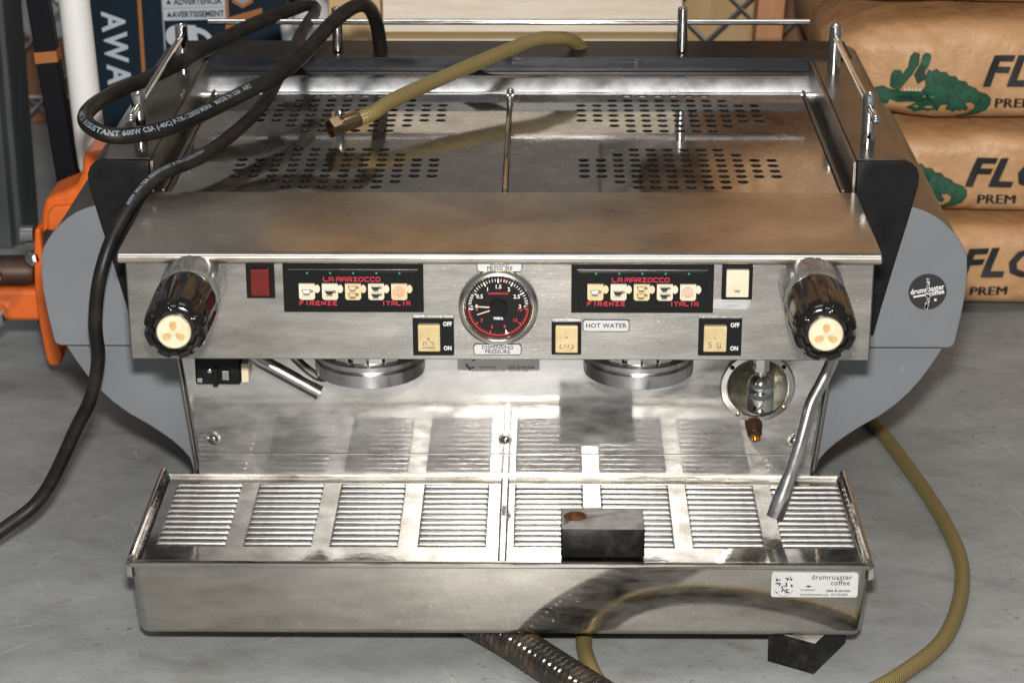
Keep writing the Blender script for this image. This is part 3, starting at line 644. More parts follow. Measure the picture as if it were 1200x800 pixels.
# group heads
for x in (-.1016, .1064):
    g = obj('group_head', MB().lathe([(.020, -.004), (.0345, -.004), (.0345, .001), (.0405, .001), (.0405, -.0015), (.0425, -.0005), (.0428, .0035), (.0428, .0095), (.0405, .0105), (.0400, .0115), (.0425, .0125), (.0425, .0160), (.039, .0185), (.037, .020), (.037, .034)], (x, .072, .2045), (0, 0, 1), 56), 'dull_chrome', EM)
    mb = MB()
    for a in (-118, -97, -80, -62):
        c, s_ = math.cos(R(a)), math.sin(R(a)); cx, cy = x+.0395*c, .072+.0395*s_
        T = Matrix.Translation((cx, cy, .226)) @ Matrix.Rotation(R(a+90), 4, 'Z'); mb.box(-.0055, .0055, -.0015, .0015, -.003, .008, 0, T)
    obj('bright_plate', mb, 'chrome', g, bevel=.0008)  # small bright plates added in place of the lit lettering

# micro switch block, folded wand and lever on the left
ms = obj('steam_switch', MB().box(-.2446, -.2085, .1085, .1215, .1745, .236, 0), 'black_matte', EM, bevel=.002)
obj('switch_detail', MB().box(-.2432, -.2385, .1068, .1084, .1768, .1812, 0).box(-.2232, -.2172, .1068, .1084, .1790, .1875, 0).lathe([(.0022, 0), (.002, .003)], (-.2325, .1084, .1875), (0, -1, 0), 10, 0).box(-.2080, -.2020, .110, .121, .176, .1925, 1).box(-.2305, -.2262, .1055, .1084, .174, .190, 2), ['dull_chrome', 'cap', 'black'], ms, bevel=.0008)
obj('steam_wand', MB().tube([(-.205, .095, .2150), (-.1896, .09, .2030), (-.144, .088, .1768)], .0058, 16).tube([(-.1450, .0879, .1774), (-.1436, .0878, .1766)], .0062, 16), 'dull_chrome', EM, label='steam wand folded back under the panel')
obj('lever', MB().tube(spline([(-.176, .105, .222), (-.168, .105, .205), (-.158, .105, .193), (-.147, .104, .1845), (-.1405, .103, .1835)]), .0036, 10), 'skin', EM)

# valve on the right
vx, vz = .2045, .1685
obj('valve_ring', MB().lathe([(.0243, .0005), (.0243, .0032), (.0252, .0044), (.0292, .0040), (.0303, .0018), (.0303, .0002)], (vx, .125, vz), (0, -1, 0), 48), 'dull_chrome', EM)
vr = obj('valve_bowl', MB().lathe([(.0240, .0002), (.0240, .0030), (.0205, .0016), (.0120, .0007), (.001, .0004)], (vx, .125, vz), (0, -1, 0), 40), 'glassgrn', EM)
for a in (42, 140, 236, 322):
    obj('ring_screw', MB().lathe([(.0020, 0), (.0018, .0012), (.0006, .002)], (vx+.0272*math.cos(R(a)), .1214, vz+.0272*math.sin(R(a))), (0, -1, 0), 12), ['black', 'black', 'brass', 'brass'][(42, 140, 236, 322).index(a)] if a > 200 else 'black', vr)
obj('hot_water_spout', MB().lathe([(.0085, 0), (.0104, .0004), (.0107, .003), (.0107, .0152), (.0104, .0157), (.0107, .0162), (.0103, .0210), (.0089, .0252), (.0066, .0282), (.0046, .0292), (.0046, .0325)], (vx+.0008, .106, .1572), (0, 0, 1), 36).lathe([(.0064, .0325), (.0064, .055)], (vx+.0008, .106, .1572), (0, 0, 1), 6), 'chrome', EM, sharp=40)
obj('drain_nipple', MB().lathe([(.0068, 0), (.0070, .004), (.0060, .010), (.0060, .013)], (.2025, .1245, .1375), (.02, -1, -.5), 20, 0).lathe([(.0048, .0128), (.0046, .0170), (.0030, .0172), (.0028, .0150)], (.2025, .1245, .1375), (.02, -1, -.5), 16, 1), ['copper', 'brass'], EM)
wp = spline([(.2620, .068, .236), (.2550, .064, .2140), (.2480, .058, .2000), (.2402, .051, .1875), (.2372, .0475, .1800), (.2350, .0445, .1720), (.2290, .038, .1500), (.2200, .0325, .1220), (.2120, .028, .0985)], .003)
obj('steam_wand', MB().tube(wp, lambda L: .0049 if L < .112 else .0046+min(.0022, (L-.112)*.085), 18), 'wandmetal', EM, label='long bent steam wand hanging over the grate')

# drip tray
def rl(x, y0, y1, r, z, n=5): return [(px, py, z) for px, py in rrect(-x, x, y0, y1, r, n)]
dt = obj('drip_tray', MB().loft([rl(.2705, -.0310, .1200, .006, .0285), rl(.2735, -.0345, .1225, .008, .0300), rl(.2750, -.0357, .124, .008, .0340), rl(.2775, -.0362, .126, .006, .0865), rl(.2805, -.0392, .127, .004, .0868), rl(.2812, -.0398, .1275, .004, .0885), rl(.2805, -.0392, .127, .004, .0905), rl(.2775, -.0368, .1255, .004, .0912), rl(.2745, -.0340, .1225, .003, .0905), rl(.2735, -.0330, .1215, .003, .0880), rl(.2725, -.0320, .1205, .003, .040)], 0), 'tray_steel', EM, sharp=50)
for s in (-1, 1):
    obj('tray_ear', MB().prism([(s*.2775, .0745), (s*.2822, .0765), (s*.2822, .0872), (s*.2775, .0872)], 'y', -.034, -.028), 'tray_steel', dt, bevel=.0008)
    # raised side flanks
    xs = [s*.2718, s*.2742, s*.2806, s*.2822, s*.2790]
    obj('tray_flank', MB().prism([(s*.2738, .0885), (s*.2746, .0935), (s*.2772, .0950), (s*.2800, .0935), (s*.2806, .0885)], 'y', -.033, .126), 'tray_steel', dt, bevel=.0008)
mb = MB().prism(rrect(.2047, .2698, .0628, .0834, .0022), 'y', -.0369, -.0358, 0)
yl = -.0370
mb.text('drumroaster', .0060, FR(.2498, yl, .0795), 1, sx=.92, space=1.08); mb.text('coffee', .0060, FR(.2565, yl, .0748), 1, sx=.92, space=1.08)
mb.text('sales & services', .0032, FR(.2552, yl, .0684), 1, bold=.01, sx=.9); mb.text('www.drumroaster.com   250-743-5200', .0026, FR(.2445, yl, .0650), 1, sx=.86)
mb.text('la marzocco', .0022, FR(.2325, yl, .0690), 1); mb.prism([(.2303, .0719), (.2328, .0727), (.2350, .0719), (.2328, .0711)], 'y', yl-.0001, yl+.0003, 1)
ring = circ(.2143, .0708, .0072, 24)
for q in range(13, 23):
    a, b = ring[q], ring[q+1]; mb.prism([a, b, (b[0]*.97+.2143*.03, b[1]*.97+.0708*.03), (a[0]*.97+.2143*.03, a[1]*.97+.0708*.03)], 'y', yl-.0001, yl+.0003, 1)
random.seed(3)
for k in range(26):
    cx, cz = .2143+random.uniform(-.006, .006), .0725+random.uniform(-.006, .0065); a = random.uniform(0, PI); l = random.uniform(.0006, .0016); w = random.uniform(.0002, .0005); c, s_ = math.cos(a), math.sin(a)
    mb.prism([(cx-c*l+s_*w, cz-s_*l-c*w), (cx+c*l+s_*w, cz+s_*l-c*w), (cx+c*l-s_*w, cz+s_*l+c*w), (cx-c*l-s_*w, cz-s_*l+c*w)], 'y', yl-.0001, yl+.0003, 1)
obj('tray_sticker', mb, ['label', 'ink'], dt, label='silver drumroaster coffee service sticker on the tray front')
obj('drip_well', MB().box(-.2715, .2715, -.031, .1195, .030, .0805), 'stained', dt)
# grates
ZG = .0868; y0g, y1g = -.0035, .1125; SP = .00972
slat_me = None
for (xa, xb), cxs, w in (((-.2715, -.0015), (-.2375, -.171, -.1045, -.037), .0528), ((.0055, .2718), (.0375, .1063, .175, .2437), .0552)):
    xs = [xa]
    for c in cxs: xs += [c-w/2, c+w/2]
    xs.append(xb); ys = [-.0325, y0g, y1g, .1198]
    mb = MB()
    for i in range(len(xs)-1):
        for j in range(3):
            if i % 2 == 1 and j == 1: continue
            mb.add([(xs[i], ys[j], ZG), (xs[i+1], ys[j], ZG), (xs[i+1], ys[j+1], ZG), (xs[i], ys[j+1], ZG)], [(0, 1, 2, 3)])
    # turned-down rims of the openings
    for c in cxs:
        a, b = c-w/2, c+w/2
        mb.add([(a, y0g, ZG), (b, y0g, ZG), (b, y1g, ZG), (a, y1g, ZG), (a, y0g, ZG-.003), (b, y0g, ZG-.003), (b, y1g, ZG-.003), (a, y1g, ZG-.003)], [(0, 1, 5, 4), (1, 2, 6, 5), (2, 3, 7, 6), (3, 0, 4, 7)])
    gr = obj('drip_grate', mb, 'grate', EM, recalc=False, label='left drip grate' if xa < 0 else 'right drip grate')
    for ci, c in enumerate(cxs):
        for k in range(12):
            y = .0005+SP*k+.0008
            if slat_me is None:
                prof = [(-.0014, -.0012), (-.0014, .0001), (-.0011, .0007), (-.0006, .0011), (.0001, .0012), (.0008, .0010), (.0013, .0004), (.0014, -.0012)]
                loops = []
                for xx, sc in ((-.0272, .55), (-.0262, .9), (-.0248, 1), (.0248, 1), (.0262, .9), (.0272, .55)): loops.append([(xx, u*(.8+.2*sc), (v+.0008)*sc-.0008) for u, v in prof])
                q = MB().loft(loops); so = obj('slat', q, 'slat', gr, org=(0, 0, 0)); slat_me = so.data
                so.location = Vector((c, y, ZG+.0004))-WO[gr.name]
            else:
                so = link('slat', slat_me, (c, y, ZG+.0004), gr)
            so.scale = (w/.0545, 1, 1)
obj('grate_divider', MB().box(-.0013, .0053, -.031, .121, ZG-.002, ZG+.0022), 'grate', EM, bevel=.0018)

# ------------------------------------------------------------------ rubber blocks
def block(name, hx, hy, h, T, hole, label):
    mb = MB().box(-hx, hx, -hy, hy, 0, h)
    o = obj(name, mb, ['rubber', 'dusty'], org=(0, 0, 0), bevel=.0012)
    if hole:
        cu = obj('cutter', MB().lathe([(.0088, -.004), (.0088, .02)], (hole[0], hole[1], h-.012), (0, 0, 1), 28), 'rust', org=(0, 0, 0))
        bo = o.modifiers.new('hole', 'BOOLEAN'); bo.object = cu; bo.solver = 'EXACT'
        me = bpy.data.meshes.new_from_object(o.evaluated_get(bpy.context.evaluated_depsgraph_get()))
        o.modifiers.clear(); o.data = me; bpy.data.objects.remove(cu)
        me.materials.clear()
        for m in ('rubber', 'dusty', 'rust'): me.materials.append(mm[m])
        for p in me.polygons:
            c = p.center; ins = math.hypot(c.x-hole[0], c.y-hole[1]) < .0092 and c.z < h-.0004
            p.material_index = 2 if ins and c.z < h-.004 else (1 if p.normal.z > .8 else 0)
        me.set_sharp_from_angle(angle=R(35))
    else:
        for p in o.data.polygons: p.material_index = 1 if p.normal.z > .8 else 0
    o.matrix_world = T; WO[o.name] = T.translation.copy()
    return o
tag(block('rubber_block', .0315, .0192, .0242, Matrix.Translation((.0780, -.0052, .0888)), (-.0205, .003), ''), 'black rubber block with a rusty hole lying on the drip grate', 'block')
v = Vector((.0368, -.0223, 0)); ang = math.atan2(v.y, v.x)
T = Matrix.Translation((.2375, -.0077, 0)) @ Matrix.Rotation(ang, 4, 'Z')
tag(block('rubber_block', .0198, .0295, .0270, T, None, ''), 'dark rubber block wedged under the right front of the drip tray', 'block')

# ------------------------------------------------------------------ cables and hoses
cabA = [(-.119, .530, .300), (-.1197, .520, .3387), (-.1230, .50, .3790), (-.1313, .46, .4025), (-.1512, .42, .3993), (-.1866, .35, .3736), (-.224, .29, .3637), (-.2680, .212, .3590), (-.3060, .178, .3602), (-.3300, .186, .3655), (-.3400, .225, .3665), (-.3320, .290, .3640), (-.2950, .385, .3640), (-.2377, .47, .3797), (-.1960, .545, .3822)]
A = spline(cabA, .005)
CR = .0066
def along(path, r, off, txt, size, u0, facing, bold=.02):
    L = [0]
    for i in range(1, len(path)): L.append(L[-1]+(path[i]-path[i-1]).length)
    vs, fs = text_mesh(txt, size, 'LEFT', bold, 0, 0, .95, 1.05, size*.8)
    fc = Vector(facing); out = []
    import bisect
    for v_ in vs:
        u = u0+v_.x; i = min(max(bisect.bisect(L, u)-1, 0), len(path)-2); t = (u-L[i])/(L[i+1]-L[i])
        p = path[i].lerp(path[i+1], t)
        T0 = (path[i+1]-path[max(i-1, 0)]).normalized(); T1 = (path[min(i+2, len(path)-1)]-path[i]).normalized(); tg = T0.lerp(T1, t).normalized()
        n = (fc-tg*fc.dot(tg)).normalized(); b = n.cross(tg); a = v_.y/r+off
        out.append(p+n*((r+.0002)*math.cos(a))+b*((r+.0002)*math.sin(a)))
    return out, fs
mbA = MB().tube(A, CR, 16)
cab = tag(obj('power_cable', mbA, 'cable', sharp=60), 'thick black power cable looped over the top left corner and falling to the floor', 'cable')
Bc = spline([(-.1960, .5450, .3822), (-.1850, .556, .3800), (-.1830, .540, .3770), (-.1880, .490, .3735), (-.1982, .38, .3600), (-.2115, .30, .3462), (-.2416, .20, .3385), (-.2757, .150, .3330), (-.2992, .120, .3059), (-.3125, .100, .2719), (-.3200, .102, .2300), (-.3213, .11, .1965), (-.3310, .117, .1600), (-.3447, .12, .1331), (-.3769, .12, .0723), (-.4094, .10, .0493), (-.46, .06, .025), (-.56, -.02, .0066), (-.70, -.08, .0062)], .006)
obj('cable_tail', MB().tube(Bc, .0056, 14), 'cable', cab, sharp=60)
Ar = A[::-1]
Lt = MB()
tot = sum((A[i+1]-A[i]).length for i in range(len(A)-1))
# the readable run goes from the loop towards the back: reversed path
o_, f_ = along(Ar, CR, -.1, 'WATER RESISTANT 600W CSA (-40C) P-TK-123033 MSHA   MADE IN USA  ART', .0060, tot*.335+.085-.012, (-.05, -.80, .60)); Lt.add(o_, f_)
obj('cable_print', Lt, 'silverdk', cab, recalc=False); Lt = MB(); tail = [c for c in cab.children if c.name.startswith('cable_tail')][0]
Br = Bc[::-1]; totB = sum((Bc[i+1]-Bc[i]).length for i in range(len(Bc)-1))
o_, f_ = along(Br, .0056, .1, '600V WATER RESISTANT P-TK-123033 MSHA', .0046, totB*.585, (-.05, -.80, .60), 0); Lt.add(o_, f_)
obj('tail_print', Lt, 'silverdk', tail, recalc=False)

hp = spline([(-.1280, .300, .3397), (-.1130, .3115, .3428), (-.0977, .335, .3475), (-.0560, .395, .3525), (.0034, .470, .3601), (.0240, .492, .3628), (.0424, .507, .3605), (.0600, .522, .3540), (.078, .548, .3250), (.088, .575, .28)], .004)
bh = tag(obj('braided_hose', MB().tube(hp, .0066, 18, uv=True), 'braid', sharp=60), 'brass braided water hose with a loose fitting lying across the perforated top', 'hose')
d = (hp[0]-hp[3]).normalized(); p0 = hp[0]
obj('hose_fitting', MB().lathe([(.0069, -.004), (.0072, .0), (.0072, .012), (.0062, .0125), (.0062, .015)], p0, d, 20).lathe([(.0085, .0150), (.0092, .0155), (.0092, .0240), (.0085, .0245), (.0066, .0246), (.0064, .018)], p0, d, 6), 'hose_end', bh, sharp=30)
fh = spline([(.25, .62, .0066), (.318, .53, .0066), (.3446, .44, .0066), (.3627, .34, .0066), (.3790, .2134, .0066), (.378, .1154, .0066), (.3488, .0116, .0066), (.3067, -.05, .0066), (.2650, -.088, .0066), (.2050, -.118, .0066), (.150, -.124, .0066), (.108, -.106, .0066), (.0790, -.0750, .0066), (.0681, -.039, .0066), (.0650, .0062, .0066), (.075, .06, .0066), (.10, .14, .0066)], .005)
tag(obj('braided_hose', MB().tube(fh, .0063, 18, uv=True), 'braid', sharp=60), 'brass braided hose curving over the floor to the right of the machine', 'hose')
dp = spline([(-.075, .07, .018), (.0005, -.0095, .0152), (.0303, -.0475, .0152), (.0588, -.0847, .0152), (.0960, -.1320, .0152), (.1390, -.1880, .0152), (.200, -.275, .0152), (.30, -.43, .0152)], .0011)
tag(obj('drain_hose', MB().tube(dp, lambda L: .0134+.0013*(1 if math.sin(2*PI*L/.0062) > 0 else -1)*min(1, abs(math.sin(2*PI*L/.0062))*2.2), 18), 'drain', sharp=70), 'dirty black corrugated drain hose coming from under the drip tray', 'hose')

# ------------------------------------------------------------------ flour bags
def sup(a, n): c = math.cos(a); return math.copysign(abs(c)**(2/n), c)
def bag(x0, x1, z0, z1, seed, gx_, txz, label):
    nx, na = 190, 72; yc, hy = .965, .222; loops = []
    cz, hz = (z0+z1)/2, (z1-z0)/2
    for i in range(nx+1):
        u = i/nx; e = 1-abs(2*u-1)**9; e2 = 1-abs(2*u-1)**14; x = x0+(x1-x0)*u; lp = []
        for k in range(na):
            a = 2*PI*k/na; yy = -hy*sup(a, 5)*(.80+.20*e2); s_ = math.sin(a); zz = hz*1.015*math.copysign(abs(s_)**(2/5), s_)*(.35+.65*e)
            q = Vector((x*5+seed*3.1, yy*5, (zz+cz)*7+seed)); q2 = Vector((x*15+seed, yy*8, zz*22+seed*2))
            cr = max(0, 1-abs(noise.noise(Vector((x*4+zz*9+seed*5, seed, zz*6))))*7)**2
            yy -= hy*0; lf = max(0, 1-u/.16); q3 = Vector((x*32+seed*7, zz*30+x*9, yy*20+seed)); cr2 = max(0, 1-abs(noise.noise(Vector((x*11+zz*14+seed*3, zz*17-x*5, seed))))*9)**2
            dn = noise.noise(q)*.009+noise.noise(q2)*.0044+noise.noise(q3)*(.0014+.004*lf)-cr*.0055*(1.2-abs(2*u-.9))-cr2*(.0024+.006*lf)
            front = -math.cos(a); yy += -dn*math.copysign(1, math.cos(a)) if abs(math.cos(a)) > .2 else 0
            zz2 = zz+noise.noise(q+Vector((9, 0, 0)))*.0035*(1 if abs(s_) < .95 else .3)
            lp.append((x, yc+yy, max(.0015, cz+zz2)))
        loops.append(lp)
    mb = MB().loft(loops)
    sack = tag(obj('flour_bag', mb, 'kraft', sharp=80), label, 'bag', 'paper flour bags stacked behind the machine on the right')
    bv = BVHTree.FromPolygons(mb.v, mb.f)
    def onto(x, z, off=.0011):
        h = bv.ray_cast(Vector((x, .5, z)), Vector((0, 1, 0)))
        return Vector((x, (h[0].y if h[0] else .76)-off, z))
    def flat(polys, mis):
        out = MB()
        for P, mi, off in polys:
            bm = bmesh.new(); bm.faces.new([bm.verts.new((p[0], p[1], 0)) for p in P]); bmesh.ops.triangulate(bm, faces=bm.faces)
            for _ in range(3):
                es = [e for e in bm.edges if e.calc_length() > .012]
                if not es: break
                bmesh.ops.subdivide_edges(bm, edges=es, cuts=1); bmesh.ops.triangulate(bm, faces=bm.faces)
            bm.verts.index_update(); out.add([onto(v_.co.x, v_.co.y, off) for v_ in bm.verts], [[v_.index for v_ in f.verts] for f in bm.faces], mi); bm.free()
        return out
    if gx_:
        S = 1/4/1085
        cvt = lambda P: [(gx_+(p[0]-498)*S, z0+(.0105 if seed > 1 else .0012)+(540-p[1])*S*1.04) for p in P]
        jaw = [(575, 395), (574, 345), (586, 322), (612, 318), (624, 340), (648, 296), (652, 255), (668, 237), (692, 244), (690, 285), (668, 325), (625, 388), (612, 408)]
        throat = [(672, 335), (700, 280), (722, 300), (724, 355), (692, 378)]
        jaw2 = [(698, 285), (708, 246), (724, 238), (742, 242), (746, 262), (734, 300), (724, 318), (716, 296)]
        low_ = [(498, 405), (540, 393), (575, 408), (640, 414), (715, 405), (745, 415), (730, 448), (690, 460), (620, 464), (572, 450), (566, 472), (530, 466), (515, 476), (506, 440)]
        body = [(722, 350), (735, 312), (752, 320), (770, 308), (790, 324), (812, 322), (832, 342), (858, 342), (876, 362), (904, 364), (920, 384), (950, 394), (968, 412), (1000, 420), (1024, 440), (1026, 465), (1010, 495), (975, 518), (935, 532), (888, 539), (884, 533), (930, 516), (955, 495), (960, 470), (935, 455), (905, 460), (926, 485), (915, 497), (900, 488), (892, 499), (876, 490), (862, 506), (848, 494), (828, 492), (835, 465), (800, 470), (790, 500), (775, 492), (760, 497), (748, 504), (735, 496), (715, 502), (690, 511), (680, 498), (655, 492), (690, 468), (740, 440), (716, 405), (730, 380)]
        polys = [(cvt(body), 0, .0009), (cvt(low_), 0, .0011), (cvt(jaw), 0, .0011), (cvt(jaw2), 0, .0011), (cvt(throat), 1, .0012)]
        def sk(a, b, w=3.2):
            dx, dz = b[0]-a[0], b[1]-a[1]; L = math.hypot(dx, dz); nx_, nz_ = -dz/L*w, dx/L*w
            polys.append((cvt([(a[0]+nx_, a[1]+nz_), (b[0]+nx_*.5, b[1]+nz_*.5), (b[0]-nx_*.5, b[1]-nz_*.5), (a[0]-nx_, a[1]-nz_)]), 1, .0015))
        for P in (body, low_, jaw):
            for a, b in zip(P, P[1:]+P[:1]): sk(a, b, 3.2)
        for a, b in (((740, 440), (775, 470)), ((775, 470), (790, 492)), ((830, 420), (835, 465)), ((870, 415), (850, 450)), ((905, 460), (880, 440)), ((740, 440), (716, 405)), ((700, 430), (735, 420)), ((600, 340), (608, 385)), ((590, 440), (700, 440)), ((760, 350), (770, 372)), ((800, 362), (808, 384)), ((845, 380), (850, 402)), ((890, 402), (893, 422)), ((930, 428), (930, 446)), ((980, 440), (965, 468))): sk(a, b, 4)
        for k in range(5): polys.append((cvt([(632+k*16, 408), (640+k*16, 392-k % 2*5), (647+k*16, 408)]), 2, .0016))
        obj('printed_emblem', flat(polys, None), ['croc', 'crocdk', 'cap'], sack, recalc=False, label='green alligator print')
    if txz:
        pr = MB(); tx, tz1, tz2 = txz
        for t, sz, xx, zz, bo, sh in (('FLO', .0445, tx, tz1, .035, .28), ('PREM', .0150, tx+.0155, tz2, 0, 0)):
            vs, fs = text_mesh(t, sz, 'LEFT', bo, sh, 0, 1.12, 1.05, .012)
            for dx in ((0,) if t == 'FLO' else (-.0007, 0, .0007)): pr.add([onto(xx+v_.x+dx, zz+v_.y, .0014+dx*.3) for v_ in vs], fs)
        obj('printed_lettering', pr, 'ink', sack, recalc=False)
    return sack
bag(.300, 1.05, .3285, .440, 1, .3745, None, 'flour bag with only the alligator feet in view at its lower edge')
bag(.330, 1.04, .2068, .3290, 2, .3745, (.4850, .2680, .2350), 'flour bag with the whole green alligator facing left')
bag(.340, 1.05, .1044, .2075, 3, .3580, (.4755, .1570, .1280), 'flour bag with the alligator tail showing beside the machine')
bag(.335, 1.04, .0000, .1048, 4, None, (.4735, .0575, .0270), 'lowest flour bag of the stack resting on the floor')
bag(.205, .955, .4400, .550, 5, None, None, 'unseen fifth flour bag added above the frame edge to be reflected')  # this and the bags below: unseen, added for the polished top to reflect
bag(.150, .90, .5500, .660, 6, None, None, 'unseen sixth flour bag added to be reflected in the steel top')
bag(.160, .91, .6600, .770, 7, None, None, 'unseen flour bag, second from the top, added to be reflected')
bag(.150, .90, .7700, .880, 8, None, None, 'unseen topmost flour bag added to be reflected in the steel top')

# ------------------------------------------------------------------ things behind the machine
# wooden crate with pale boards
cr = thing('wooden_crate', (0, 1.1, 0), 'pale wooden crate of wide boards standing behind the machine', 'crate')
obj('board', MB().box(-.152, .190, 1.0, 1.02, .2480, .52), 'wood', cr, bevel=.002)
obj('board', MB().box(-.152, .190, 1.0, 1.02, .02, .2400), 'wood', cr, bevel=.002)
obj('batten', MB().box(-.150, .188, 1.012, 1.03, .2395, .2485), 'gapwood', cr)
obj('corner_post', MB().box(-.213, -.1535, .994, 1.03, 0, .52), 'tan', cr, bevel=.002)
obj('side_board', MB().box(-.210, -.192, 1.031, 1.30, .02, .52), 'tan', cr, bevel=.002)
obj('side_board', MB().box(.172, .190, 1.031, 1.30, .02, .52), 'tan', cr, bevel=.002)
tag(obj('reflected_case', MB().box(-.20, .10, 1.0, 1.25, .521, .690), 'storage', bevel=.004), 'unseen dark grey case added on the wooden crate for its reflection', 'case')  # out of view, added as a dark tone for the top to reflect
tag(obj('cardboard_box', MB().box(-.30, .14, .985, 1.28, .691, 1.02), 'kraftbox', bevel=.004), 'unseen brown cardboard box added above the dark case for its reflection', 'box')  # out of view, added as a brown tone for the top to reflect
# boards and boxes seen through the fence
tag(obj('cardboard_box', MB().box(.21, .335, 1.46, 1.75, 0, .55), 'tan', bevel=.003), 'tan box behind the fence wire right of the wooden crate', 'box')
tag(obj('wooden_plank', MB().box(.335, .43, 1.44, 1.48, 0, .6), 'brownwood', bevel=.002), 'dark brown plank standing between the tan box and the flour bags', 'plank')
T = Matrix.Translation((.268, .93, 0)) @ Matrix.Rotation(R(2.5), 4, 'Y')
tag(obj('wooden_post', MB().box(-.014, .016, -.02, .02, 0, .43, 0, T), 'redwood', bevel=.002), 'orange brown wooden post leaning beside the flour bags', 'post')
tag(obj('cardboard_box', MB().box(-.80, -.62, 1.5, 1.75, .0, .115), 'cardbrown', bevel=.003), 'brown cardboard box on the floor behind the fence at far left', 'box')
tag(obj('white_carton', MB().box(-.79, -.60, 1.52, 1.76, .115, .33), 'cardgrey', bevel=.003), 'white carton stacked on the brown cardboard box at far left', 'carton')
# chain link fence
fe = thing('chain_link_fence', (0, 1.36, 0), 'galvanized chain link fence behind the stacked goods', 'fence')
mb = MB(); P_ = .088; zt = 1.1
for k in range(-14, 27):
    for s, yy in ((1, 1.359), (-1, 1.363)):
        xa = -.80+k*P_; pts = []
        n = 26
        for q in range(n+1):
            z = zt*q/n; x = xa+s*z+(.0125 if s > 0 else .4905)
            pts.append((x, yy+.003*math.sin(PI*z/P_*2), z))
        pts = [p for p in pts if -1.05 < p[0] < 1.0]
        if len(pts) > 2: mb.tube(pts, .0022, 5)
wf = obj('wire_mesh', mb, 'wire', fe, sharp=60)
obj('bottom_wire', MB().tube([(-1.05, 1.361, .075), (1.0, 1.361, .075)], .0035, 8), 'wire', fe)
for x in (-1.04, .99):
    obj('fence_post', MB().lathe([(.024, 0), (.024, 1.2), (.015, 1.215)], (x, 1.361, 0), (0, 0, 1), 16), 'wire', fe)

# steel column at far left
mb = MB()
cs = [(-.62, 1.00), (-.62, .96), (-.607, .96), (-.604, .972), (-.594, .972), (-.591, .96), (-.576, .96), (-.572, .972), (-.566, .972), (-.562, .985), (-.562, 1.05), (-.62, 1.05)]
mb.prism([(x-.013, y) for x, y in cs], 'z', 0, 1.0)
tag(obj('steel_column', mb, 'steelpost', bevel=.002), 'dark grey ribbed steel column at the far left', 'column')
# navy carton
nb = tag(obj('navy_carton', MB().box(-.487, -.262, 1.0, 1.22, 0, .36), 'navy', bevel=.003), 'tall navy blue carton with orange stripes and pale rotated letters', 'carton')
D = Matrix(((0, 1, 0, 0), (0, 0, -1, 0), (-1, 0, 0, 0), (0, 0, 0, 1)))
mb = MB()
for t, zc in (('A', .2605), ('W', .2310), ('A', .1985), ('A', .166)):
    TT = Matrix.Translation((-.4615+(.2605-zc)*.04, .9993, zc)) @ D
    if zc > .17: mb.text(t, .037, TT, 0, bold=.025, sx=.88)
for x in (-.4285, -.3290):
    mb.prism([(x-.0022, .02), (x+.0022, .02), (x+.0016, .36), (x-.0028, .36)], 'y', .9990, .9996, 1)
mb.prism([(-.403, .05), (-.401, .05), (-.402, .36), (-.404, .36)], 'y', .9990, .9996, 2)
mb.prism([(-.402, .2620), (-.3310, .2640), (-.3315, .345), (-.4025, .345)], 'y', .9988, .9996, 0)
for k, (t, zz) in enumerate((('AVERTISSEMENT', .2695), ('ADVERTENCIA', .2840))):
    mb.text(t, .0095, FR(-.3625, .9984, zz) @ Matrix.Rotation(R(1.5), 4, 'Z'), 3, bold=.03, sx=.86)
    xw = -.3985; mb.prism([(xw, zz-.003), (xw+.006, zz-.003), (xw+.003, zz+.003)], 'y', .9982, .9988, 3)
mb.prism([(-.402, .2760), (-.331, .2780), (-.331, .2788), (-.402, .2768)], 'y', .9982, .9988, 2)
# pale helmeted figure outline, kept as plain shapes
mb.prism(circ(-.3885, .2440, .0125, 24), 'y', .9988, .9996, 0)
mb.prism([(-.384, .257), (-.366, .2565), (-.364, .238), (-.372, .214), (-.384, .2), (-.394, .212), (-.398, .226), (-.390, .236)], 'y', .9986, .9996, 0)
mb.prism([(-.388, .228), (-.378, .231), (-.372, .222), (-.380, .210), (-.388, .216)], 'y', .9984, .9990, 2)
mb.prism([(-.389, .2300), (-.372, .2330), (-.372, .2345), (-.389, .2316)], 'y', .9982, .9990, 4)
aa = [R(q*10) for q in range(-3, 15)]
for q in range(len(aa)-1):
    mb.prism([(-.367+.022*math.cos(aa[q]), .232+.022*math.sin(aa[q])), (-.367+.022*math.cos(aa[q+1]), .232+.022*math.sin(aa[q+1])), (-.367+.016*math.cos(aa[q+1]), .232+.016*math.sin(aa[q+1])), (-.367+.016*math.cos(aa[q]), .232+.016*math.sin(aa[q]))], 'y', .9988, .9996, 0)
mb.prism([(-.327, .266), (-.289, .277), (-.289, .268), (-.305, .263), (-.327, .250)], 'y', .9988, .9995, 1)
mb.prism([(-.327, .245), (-.318, .247), (-.318, .200), (-.327, .196)], 'y', .9988, .9995, 1)
mb.prism([(-.311+.0135*math.cos(R(60*k+30)), .290+.0135*math.sin(R(60*k+30))) for k in range(6)], 'y', .9984, .9994, 1); mb.prism([(-.311+.009*math.cos(R(60*k+30)), .290+.009*math.sin(R(60*k+30))) for k in range(6)], 'y', .9980, .9990, 2)
obj('carton_print', mb, ['silver', 'orangeprint', 'silverdk', 'ink', 'navy'], nb)
